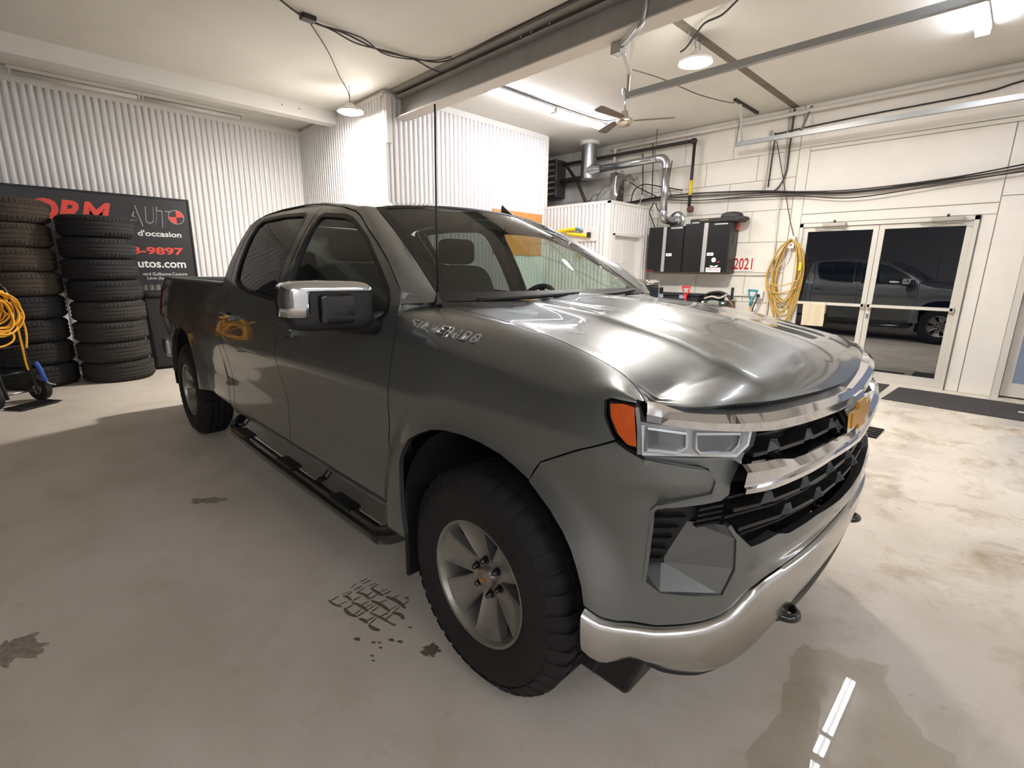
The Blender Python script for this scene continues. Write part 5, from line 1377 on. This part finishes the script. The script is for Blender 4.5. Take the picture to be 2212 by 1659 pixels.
# case on top
cs = thing('equipment_case', 'dark flat case with domed lump lying on the right wall cabinet', 'case', (0, 0, 0))
bevel(MB().box(-4.18, -3.36, 8.22, 8.52, 2.292, 2.36).build('tray', mat('olive_black_plastic', (40, 40, 34), rough=.5), cs), .012)
MB().box(-4.00, -3.86, 8.214, 8.222, 2.33, 2.342).build('label_strip', mat('brass_label', (150, 140, 90), rough=.5), cs)
mb = MB().sq((-3.54, 8.36, 2.375), (.17, .13, .075), .8, .8, 24, 12); mb.build('dome', mat('dark_rubber_lump', (52, 50, 46), rough=.6), cs, smooth='all')
MB().sq((-3.36, 8.36, 2.335), (.07, .14, .032), .5, .6, 20, 10).build('end_flap', mat('dark_rubber_lump', (52, 50, 46), rough=.6), cs, smooth='all')
props(MB().sq((-4.10, 8.24, 2.2955), (.07, .05, .012), .8, .8, 16, 8).build('rag', TRIMW), 'small white rag tucked under the case end', 'rag').location = (0.02, 0, .0)
# sign on the wall
ws = thing('wall_sign', 'white wall sign with red number 2021 next to the cabinet', 'sign', (0, 0, 0))
bevel(MB().box(-3.78, -3.17, 8.535, 8.549, 1.515, 1.765).build('board', mat('sign_white', (222, 216, 206), rough=.5), ws), .003)
V, F = text_fit('OS 2021', -3.755, -3.195, 1.54, 1.725, extrude=.002, bold=.012)
letters(V, F, lambda a, b, c: (a, 8.534 - c, b), mat('red_sign_print', (178, 34, 42), rough=.5), ws)

# bench clutter below the cabinets
TB = mat('tool_black', (26, 26, 28), rough=.55)
bx = thing('tool_trunk', 'long black trunk under the wall cabinets by the block wall', 'trunk', (0, 0, 0))
bevel(MB().box(-4.92, -3.86, 8.12, 8.50, .0, 1.085).build('body', TB, bx), .012)
bevel(MB().box(-4.95, -3.84, 8.10, 8.52, 1.085, 1.125).build('lid', TB, bx), .010)
for x in (-4.55, -4.14): MB().box(x - .05, x + .05, 8.085, 8.10, 1.04, 1.10).build('latch', mat('latch_blue_grey', (140, 152, 168), rough=.4), bx)
props(bevel(MB().box(-4.72, -4.66, 8.32, 8.38, 1.126, 1.21).build('small_tool', TB), .012), 'small black tool standing on the trunk lid', 'tool')
def dhandle(label, x, y, z, m, shaft, L, tilt=0):
    t = thing('shovel', label, 'shovel', (x, y, 0), group='shovels by the wall'); t.rotation_euler = (0, tilt, 0)
    prof = [(-.07, .0), (-.045, -.105), (-.028, -.135), (.028, -.135), (.045, -.105), (.07, .0), (.055, .022), (-.055, .022)]
    mb = MB().tube([(-.065, 0, z), (-.045, 0, z - .09), (-.02, 0, z - .14)], .015, 8); mb.tube([(.065, 0, z), (.045, 0, z - .09), (.02, 0, z - .14)], .015, 8); mb.tube([(-.072, 0, z), (.072, 0, z)], .017, 10); mb.tube([(0, 0, z - .125), (0, 0, z - .24)], .024, 10)
    mb.build('grip', m, t, smooth='all')
    MB().tube([(0, 0, z - .22), (0, 0, .30)], .016, 8).build('shaft', shaft, t, smooth='all')
    MB().grid(lambda u, v: ((v - .5) * .24, .03 * math.sin(math.pi * v), .01 + .34 * u), 6, 8).build('blade', m, t, smooth='all')
    return t
dhandle('red D-handled shovel standing in front of the black trunk', -4.06, 8.06, 1.24, mat('red_plastic', (206, 44, 52), rough=.4), mat('red_plastic', (206, 44, 52)), 1.2)
dhandle('teal D-handled shovel with wooden shaft leaning by the wall', -3.12, 8.30, 1.215, mat('teal_plastic', (44, 128, 138), rough=.4), WOOD, 1.2, .06)
gn = thing('machine', 'dark green and black machine under the right wall cabinet', 'machine', (0, 0, 0))
bevel(MB().box(-3.80, -3.36, 8.10, 8.46, 0.02, 1.03).build('housing', mat('dark_green_plastic', (30, 48, 42), rough=.45), gn), .03)
MB().sq((-3.58, 8.09, .96), (.10, .03, .08), .5, .5, 16, 10).build('front_plate', mat('grey_plate', (120, 122, 108), rough=.5), gn, smooth='all')
for x in (-3.76, -3.42): MB().sq((x, 8.085, 1.0), (.022, .012, .016), .8, .8, 10, 6).build('lamp_stud', STICK, gn, smooth='all')
tube_obj('carry_bar', [(-3.80, 8.2, 1.02), (-3.74, 8.2, 1.13), (-3.55, 8.2, 1.17), (-3.40, 8.2, 1.12), (-3.33, 8.2, 1.0)], .022, TB, gn)
bevel(MB().box(-3.76, -3.52, 8.22, 8.40, 1.03, 1.16).build('top_pack', TB, gn), .02)
tube_obj('hose', [(-3.75, 8.12, 1.06), (-3.62, 8.10, 1.10), (-3.50, 8.12, 1.08), (-3.38, 8.12, 1.14)], .014, mat('pale_strap', (186, 178, 166), rough=.6), gn)
bevel(MB().box(-3.40, -3.36, 8.30, 8.34, 1.05, 1.25).build('lever', TB, gn), .008)
tube_obj('brown_strap', [(-3.34, 8.1, 1.05), (-3.27, 8.1, .98), (-3.24, 8.12, .86), (-3.20, 8.12, .7)], .02, mat('brown_strap', (120, 72, 52), rough=.7), gn)

# orange board and yellow tools behind the roof
props(bevel(MB().box(XB + .022, XB + .042, 5.88, 7.13, 1.75, 2.50).build('orange_board', mat('orange_board', (214, 148, 82), rough=.6, noise=(6, .3, (198, 132, 68)))), .004), 'orange board fixed to the white corrugated wall behind the truck roof', 'board')
pb = props(bevel(MB().box(-5.95, -5.32, 7.165, 7.19, 1.99, 2.235).build('white_board', TRIMW), .004), 'plain white board on the storeroom wall behind yellow tools', 'board')
YT = mat('yellow_tool_plastic', (236, 204, 30), rough=.45)
yt = thing('yellow_level', 'upper yellow tool bar hung on the storeroom wall', 'tool'); 
tube_obj('bar', [(-6.30, 7.14, 2.16), (-6.0, 7.14, 2.20), (-5.78, 7.14, 2.215)], .032, YT, yt, 8, 2); tube_obj('blue_grip', [(-5.80, 7.14, 2.21), (-5.70, 7.14, 2.20), (-5.64, 7.14, 2.16)], .026, mat('blue_grey_grip', (86, 122, 148), rough=.5), yt, 8, 3)
yt2 = thing('yellow_level', 'lower yellow tool bar with dark hook on the storeroom wall', 'tool')
tube_obj('bar', [(-5.98, 7.14, 2.135), (-5.75, 7.14, 2.11), (-5.50, 7.14, 2.075)], .028, YT, yt2, 8, 2); MB().box(-5.50, -5.46, 7.10, 7.166, 2.05, 2.14).build('hook', PIPEK, yt2)
props(bevel(MB().box(-5.72, -5.60, 7.10, 7.18, 1.72, 1.90).build('green_pouch', mat('green_cloth', (112, 140, 84), rough=.8)), .02), 'green pouch hanging under the yellow tools', 'pouch')

# towel on the push bar
def towel(u, v):
    x = -2.35 + .30 * u; z = 1.085 - abs(v - .35) / .65 * .42 if v > .35 else 1.085 - (.35 - v) / .35 * .22
    y = 8.493 if v > .35 else 8.527
    if abs(v - .35) < .03: y = 8.51
    return (x + .006 * math.sin(9 * v), y - .014 - .006 * math.sin(u * 14 + v * 3) - (.0 if v > .35 else -.0), z + .004 * math.sin(u * 7))
tw = props(MB().grid(lambda u, v: (-2.35 + .30 * u + .004 * math.sin(9 * v), (8.478 if v > .35 else 8.532) + .005 * math.sin(u * 15 + 3 * v) if abs(v - .35) > .03 else 8.51, (1.082 - (v - .35) * .56 if v > .35 else 1.082 - (.35 - v) * .5)), 24, 30).build('towel', mat('beige_towel', (206, 194, 164), rough=.95, bump=(200, .4)), None, smooth='all'), 'beige towel hung over the push bar of the left glass door', 'towel')

# ================================================================== LEFT SIDE: sign, tyres, bin, hand truck
sg = thing('banner_sign', 'big black business sign leaning on the left corrugated wall', 'sign', (0, 0, 0))
SX = -9.30
SGN = mat('black_sign_face', (44, 43, 44), rough=.4, noise=(2, .3, (36, 35, 36)))
bevel(MB().box(SX - .06, SX, -2.0, 1.93, 1.19, 2.462).build('panel', SGN, sg), .006)
mb = MB(); mb.box(SX - .065, SX + .012, 1.93, 1.955, 1.18, 2.47); mb.box(SX - .065, SX + .012, -2.0, 1.93, 2.45, 2.472); mb.build('edge_frame', mat('sign_frame_black', (14, 14, 15), rough=.4), sg)
RED_S = mat('sign_red', (214, 70, 56), rough=.5); GREY_S = mat('sign_outline_grey', (150, 148, 148), rough=.5); WH_S = mat('sign_white_print', (226, 224, 220), rough=.5)
def sign_text(s, y0, y1, z0, z1, m, name='lettering', **kw):
    V, F = text_fit(s, y0, y1, z0, z1, extrude=.003, **kw)
    letters(V, F, lambda a, b, c: (SX + .001 + c, a, b), m, sg)
sign_text('ORM', .10, .985, 2.03, 2.33, RED_S, bold=.035, shear=.25)
sign_text('AUT', 1.13, 1.70, 2.035, 2.33, GREY_S, bold=.035, shear=.12)
V, F = text_fit('AUT', 1.13, 1.70, 2.035, 2.33, extrude=.003, bold=.012, shear=.12); letters(V, F, lambda a, b, c: (SX + .0025 + c, a, b), SGN, sg)
cy, cz = 1.765, 2.20
MB().cyl((SX, cy, cz), (SX + .003, cy, cz), .105, n=36).build('logo_ring', GREY_S, sg)
for k in range(4):
    P = [(cy, cz)] + [(cy + .095 * math.cos(t), cz + .095 * math.sin(t)) for t in np.linspace(k * math.pi / 2, (k + 1) * math.pi / 2, 10)]
    MB().prism(P, 'yz', SX + .002, SX + .005).build('logo_quarter', RED_S if k in (0, 2) else SGN, sg)
sign_text("s d'occasion", 1.165, 1.80, 1.90, 1.985, WH_S, bold=.02)
sign_text('8-9897', 1.135, 1.80, 1.635, 1.745, RED_S, bold=.03)
sign_text('utos.com', 1.20, 1.81, 1.44, 1.545, WH_S, bold=.02)
sign_text('vard Guillaume-Couture', 1.24, 1.81, 1.325, 1.372, WH_S)
sign_text('L\u00e9vis (Saint-Romuald)', 1.29, 1.81, 1.255, 1.305, WH_S)

TYB = mat('dark_stacked_tyre', (24, 24, 25), rough=.8, noise=(18, .3, (33, 32, 32)), bump=(90, .4))
TYD = mat('dusty_stacked_tyre', (58, 53, 48), rough=.9, noise=(18, .3, (42, 39, 36)), bump=(90, .5))
TYN = mat('brown_dusty_tyre', (74, 64, 53), rough=.95, noise=(22, .3, (54, 46, 38)), bump=(80, .6))
def tyre_mesh(R, h, m):
    k = h / 2
    sec = [(R * .60, -k * .75), (R * .64, -k * .92), (R * .74, -k), (R * .86, -k * .98), (R * .935, -k * .86), (R * .975, -k * .70), (R * .995, -k * .52)]
    for q in (-.36, 0, .36): sec += [(R, k * (q - .10)), (R * .982, k * (q - .06)), (R * .982, k * (q + .06)), (R, k * (q + .10))]
    sec += [(R * .995, k * .52), (R * .975, k * .70), (R * .935, k * .86), (R * .86, k * .98), (R * .74, k), (R * .64, k * .92), (R * .60, k * .75)]
    mb = MB().lathe(sec, n=64)
    for side in (-1, 1):
        for i in range(56):
            t = 2 * math.pi * i / 56; w = R * .034; c, s = math.cos(t), math.sin(t)
            V = []
            for r, z in ((R * .93, .88), (R * .985, .74), (R * 1.008, .56), (R * 1.006, .50), (R * .97, .50)):
                for q in (-1, 1): V.append((r * c - s * w * q, r * s + c * w * q, side * k * z))
            mb.add(V, [(2 * j, 2 * j + 1, 2 * j + 3, 2 * j + 2) for j in range(4)] + [tuple(range(0, 10, 2)), tuple(range(1, 10, 2))[::-1]])
    o = mb.build('tyre', m, None, smooth=True)
    return o
ordinal = ['bottom', 'second', 'third', 'fourth', 'fifth', 'sixth', 'seventh', 'topmost']
cache_t = {}
def stack(cx, cy, R, h, mats, side, grp):
    z = 0
    for i, m_ in enumerate(mats):
        key = (R, h, m_.name)
        if key not in cache_t: o = tyre_mesh(R, h, m_); cache_t[key] = o.data
        else: o = bpy.data.objects.new('tyre', cache_t[key]); COL.objects.link(o)
        dx = .012 * math.sin(i * 2.3 + cx); dy = .016 * math.cos(i * 1.7 + cy)
        o.location = (cx + dx * .6, cy + dy * .6, z + h / 2); o.rotation_euler = (0, 0, i * .7); z += h * 1.001
        look = {'dark_stacked_tyre': 'black', 'dusty_stacked_tyre': 'dusty dark grey', 'brown_dusty_tyre': 'brownish dusty'}[m_.name]
        where = {0: 'lying flat at the bottom of', 7: 'lying on top of'}.get(i, 'lying %s from the floor in' % ordinal[i])
        props(o, '%s used tyre %s the %s stack' % (look, where, side), 'tyre', grp)
stack(-8.27, .685, .384, .257, [TYD, TYD, TYD, TYD, TYB, TYB, TYB, TYB], 'right-hand', 'tyres in the right-hand stack')
stack(-8.40, -.095, .380, .276, [TYB, TYB, TYB, TYB, TYN, TYN, TYN, TYN], 'left-hand', 'tyres in the left-hand stack')

bn_ = thing('waste_bin', 'tall black lidded bin between tyre stack and truck bed', 'bin', (-8.75, 1.38, 0))
mb = MB(); a, b = .24, .29
V = [(-a * .85, -b * .85, .03), (a * .85, -b * .85, .03), (a * .85, b * .85, .03), (-a * .85, b * .85, .03), (-a, -b, 1.04), (a, -b, 1.04), (a, b, 1.04), (-a, b, 1.04)]
mb.add(V, [(0, 1, 2, 3), (4, 5, 6, 7), (0, 1, 5, 4), (1, 2, 6, 5), (2, 3, 7, 6), (3, 0, 4, 7)]); bevel(mb.build('body', TB, bn_), .03)
mb = MB().sq((0, 0, 1.075), (.28, .33, .05), .35, .6, 24, 10); mb.build('lid', TB, bn_, smooth='all')
MB().cyl((-.22, -.22, .08), (-.22, .22, .08), .09, n=18).build('wheels', TB, bn_, smooth=True)
MB().tube([(-.28, -.2, 1.06), (-.33, -.18, 1.09), (-.33, .18, 1.09), (-.28, .2, 1.06)], .014, 8).build('handle', TB, bn_, smooth='all')

hd = thing('hand_truck', 'black hand truck with coiled yellow cord in front of left tyre stack', 'hand truck', (-7.22, -.24, 0), math.radians(38))
FR = mat('black_tube_frame', (18, 18, 19), rough=.4)
for y in (-.15, .15): tube_obj('upright', [(.02, y, .10), (-.06, y, .6), (-.10, y, 1.12), (-.13, y * .8, 1.24)], .016, FR, hd, 8)
tube_obj('top_handle', [(-.13, -.12, 1.24), (-.16, -.09, 1.29), (-.17, 0, 1.30), (-.16, .09, 1.29), (-.13, .12, 1.24)], .016, FR, hd, 8)
for z, x in ((.35, -.02), (.62, -.065), (.95, -.095)): MB().tube([(x, -.15, z), (x, .15, z)], .012, 8).build('crossbar', FR, hd, smooth='all')
bevel(MB().box(.0, .24, -.20, .20, .012, .022).build('toe_plate', FR, hd), .003)
MB().cyl((-.06, -.22, .13), (-.06, .22, .13), .012).build('axle', GALV, hd, smooth='all')
for y in (-.23, .23):
    w = MB().lathe([(.055, -.030), (.075, -.034), (.10, -.038), (.122, -.030), (.128, -.012), (.128, .012), (.122, .030), (.10, .038), (.075, .034), (.055, .030)], (-.06, y, .128), axis='y', n=32).build('wheel', RUBBER, hd, smooth=True)
    MB().lathe([(.0001, -.032), (.02, -.032), (.026, -.018), (.05, -.016), (.058, -.028), (.060, 0), (.058, .028), (.05, .016), (.026, .018), (.02, .032), (.0001, .032)], (-.06, y, .128), axis='y', n=24).build('hub', mat('cream_hub', (176, 170, 148), rough=.5), w, smooth=True)
yc = thing('extension_cord', 'bright yellow cord coiled on the hand truck handles', 'cord', (-7.22, -.24, 0), math.radians(38))
rnd = random.Random(5)
for k in range(12):
    r = .10 + .10 * rnd.random(); a0 = rnd.random() * 6; cz = .95 + .08 * rnd.random(); x = .0 + .11 * rnd.random(); cyy = -.12 + .06 * (rnd.random() - .5)
    tube_obj('coil', [(x + .02 * math.sin(3 * t + a0), cyy + r * math.cos(t + a0), cz + r * 1.1 * math.sin(t + a0)) for t in np.linspace(0, 6.1, 14)], .0095, YELLOWC, yc, 6, 3)
tube_obj('strand', [(-.05, -.30, 1.22), (.0, -.16, 1.12), (.02, -.02, 1.0), (.03, .06, .88), (.02, .08, .70), (.0, .10, .45), (.0, .11, .36)], .010, YELLOWC, yc)
tube_obj('strand', [(.10, -.30, .70), (.11, -.18, .66), (.11, -.06, .70), (.10, -.04, .78), (.08, -.16, .82)], .010, YELLOWC, yc)
tube_obj('strand', [(.02, .10, 1.05), (.03, .13, .9), (.03, .14, .75), (.02, .12, .6)], .010, YELLOWC, yc)
rs = thing('ratchet_strap', 'blue ratchet strap hanging low on the hand truck', 'strap', (-7.22, -.24, 0), math.radians(38))
tube_obj('strap', [(.03, .17, .44), (.045, .19, .36), (.05, .20, .28), (.05, .22, .22)], .022, mat('blue_strap', (44, 84, 176), rough=.6), rs, 6)
tube_obj('tail', [(.05, .20, .24), (.07, .24, .19), (.09, .28, .17)], .006, mat('pale_strap', (186, 178, 166)), rs, 6)

# ================================================================== FLOOR THINGS
MATM = mat('dark_rubber_mat', (64, 60, 58), rough=.9, noise=(20, .3, (48, 45, 44)), bump=(200, .3))
props(bevel(MB().box(-1.95, -1.10, 7.60, 8.34, 0, .010).build('door_mat', MATM), .003), 'dark rubber mat behind the truck front at the glass doors', 'mat')
mt = MB().box(-1.02, 1.6, 7.30, 8.26, 0, .010); V = [(x + .035 * (y - 7.3), y + .05 * (x < 0) * 0, z) for x, y, z in mt.V]
props(bevel(MB().add(V, mt.F).build('door_mat', MATM), .003), 'long dark rubber mat along the right wall by second door', 'mat')
props(bevel(MB().box(.16, .30, 7.70, 7.76, .011, .017).build('paper_scrap', TRIMW), .001), 'small pale scrap lying on the long mat', 'scrap')
dg = thing('floor_drain', 'dark broken floor drain cover behind the truck nose', 'drain', (-.82, 5.62, 0))
MB().box(-.08, .08, -.19, .19, .001, .004).build('pan', LINER, dg)
for k in range(5): MB().box(-.08, .08, -.17 + k * .08, -.14 + k * .08, .004, .014).build('grate_bar', PIPEK, dg)
pud = [(-.36, 1.40), (-.351, 1.582), (-.345, 1.68), (-.377, 1.777), (-.372, 1.86), (-.405, 1.942), (-.395, 2.01), (-.375, 2.058), (-.33, 2.08), (-.294, 2.113), (-.24, 2.115), (-.19, 2.137), (-.15, 2.17), (-.118, 2.15), (-.12, 2.09), (-.095, 2.03), (-.06, 2.0), (-.037, 1.95), (.0, 1.93), (.03, 1.88), (.09, 1.886), (.11, 1.82), (.06, 1.70), (.08, 1.5), (.0, 1.30), (-.16, 1.20), (-.30, 1.28)]
PW = bpy.data.materials.new('shallow_water'); PW.use_nodes = True; nt = PW.node_tree; nt.nodes.clear()
o_ = nt.nodes.new('ShaderNodeOutputMaterial'); mx_ = nt.nodes.new('ShaderNodeMixShader'); tr_ = nt.nodes.new('ShaderNodeBsdfTransparent'); tr_.inputs[0].default_value = (.92, .91, .87, 1)
gl_ = nt.nodes.new('ShaderNodeBsdfGlossy'); gl_.inputs['Roughness'].default_value = .015; 
nt.links.new(schlick(nt, .03), mx_.inputs[0]); nt.links.new(tr_.outputs[0], mx_.inputs[1]); nt.links.new(gl_.outputs[0], mx_.inputs[2]); nt.links.new(mx_.outputs[0], o_.inputs[0])
pp = []
for i, v in enumerate(smooth_path([(a, b, .003) for a, b in pud] + [(pud[0][0], pud[0][1], .003)], 8)[:-1]):
    c_ = Vector((-.15, 1.7, .003)); k_ = 1 + .016 * math.sin(i * .83) + .022 * math.sin(i * .37 + 1) + .008 * math.sin(i * 1.9)
    pp.append(tuple(c_ + (v - c_) * k_))
props(mesh_obj('puddle', pp, [tuple(range(len(pp)))], PW), 'shallow water puddle in front of the bumper mirroring a tube light', 'puddle')

# muddy tread print left by a tyre, a few dried dirt patches
MUD = mat('dried_mud', (88, 74, 58), rough=.95, noise=(60, .3, (122, 108, 90)))
tp_ = thing('tread_print', 'muddy tyre tread print on the floor beside the front wheel', 'mud print', (-1.84, .88, 0), math.radians(12))
rnd = random.Random(9)
def streak(pts, w):
    P = smooth_path([(x, y, .001) for x, y in pts], 4); V = []; n = len(P)
    for i, p in enumerate(P):
        d = (P[min(i + 1, n - 1)] - P[max(i - 1, 0)]).normalized(); q = Vector((-d.y, d.x, 0)); ww = w * (.35 + .65 * math.sin(math.pi * (i + .5) / n)) / 2
        V += [p + q * ww, p - q * ww, p + Vector((0, 0, .0012))]
    F = []
    for i in range(n - 1): F += [(3 * i, 3 * i + 2, 3 * i + 5, 3 * i + 3), (3 * i + 2, 3 * i + 1, 3 * i + 4, 3 * i + 5)]
    MB().add(V, F).build('mud_streak', MUD, tp_)
for r in range(4):
    y = -.085 + r * .055; x = -.15 + .03 * r
    while x < .17 - .02 * abs(r - 1.5):
        L = .05 + .09 * rnd.random(); streak([(x, y + rnd.uniform(-.006, .006)), (x + L / 2, y + rnd.uniform(-.008, .008)), (x + L, y + rnd.uniform(-.006, .006))], .012 + .008 * rnd.random()); x += L + .012
    for k in range(12):
        if rnd.random() < .2: continue
        xx = -.14 + k * .027 + rnd.uniform(-.005, .005); sk_ = .012 * rnd.uniform(-.5, 1.5)
        streak([(xx, y), (xx + sk_ * .5, y + .022), (xx + sk_, y + .044)], .006 + .005 * rnd.random())
for k in range(14): 
    xx, yy = rnd.uniform(.12, .30), rnd.uniform(-.22, .14); q = .006 + .008 * rnd.random(); streak([(xx, yy), (xx + q, yy + q * .6), (xx + 2 * q, yy + q * .4)], q * 1.2)

def blot(name, label, cx, cy, r, seed, m, sx=1.0, rot=0.0):
    rnd = random.Random(seed); n = 60; P = []
    ph = [rnd.random() * 6.28 for _ in range(4)]
    for i in range(n):
        t = 2 * math.pi * i / n; q = r * (1 + .22 * math.sin(2 * t + ph[0]) + .16 * math.sin(5 * t + ph[1]) + .12 * math.sin(9 * t + ph[2]) + .10 * math.sin(17 * t + ph[3]) + .06 * math.sin(26 * t))
        a = q * sx * math.cos(t); b = q * math.sin(t); P.append((cx + a * math.cos(rot) - b * math.sin(rot), cy + a * math.sin(rot) + b * math.cos(rot), .0012))
    P2 = [(cx + (p[0] - cx) * .6, cy + (p[1] - cy) * .6, .003) for p in P]
    F = [(i, (i + 1) % n, n + (i + 1) % n, n + i) for i in range(n)] + [tuple(range(n, 2 * n))]
    return props(mesh_obj(name, P + P2, F, m), label, 'dirt')
DIRT = mat('grey_dirt', (112, 102, 90), rough=.95, noise=(40, .2, (168, 156, 138)))
blot('dirt_patch', 'dark dirt patch on the floor at the left edge', -2.52, -.29, .085, 2, DIRT, 1.5, .6)
blot('dirt_patch', 'small dark dirt smear on the floor left of the running board', -3.44, .62, .05, 4, DIRT, 1.8, .9)
blot('dirt_patch', 'crumb of mud on the floor just beside the front tyre', -1.40, .93, .028, 6, MUD, 1.4, .3)
blot('dirt_patch', 'tiny mud crumb in front of the black air deflector', -.80, 1.40, .016, 8, MUD, 1.1, .1)
rnd = random.Random(21)
for i, (x, y) in enumerate([(-2.12, .66), (-2.05, .70), (-1.70, .66), (-1.64, .70), (-1.58, .72)]): pass
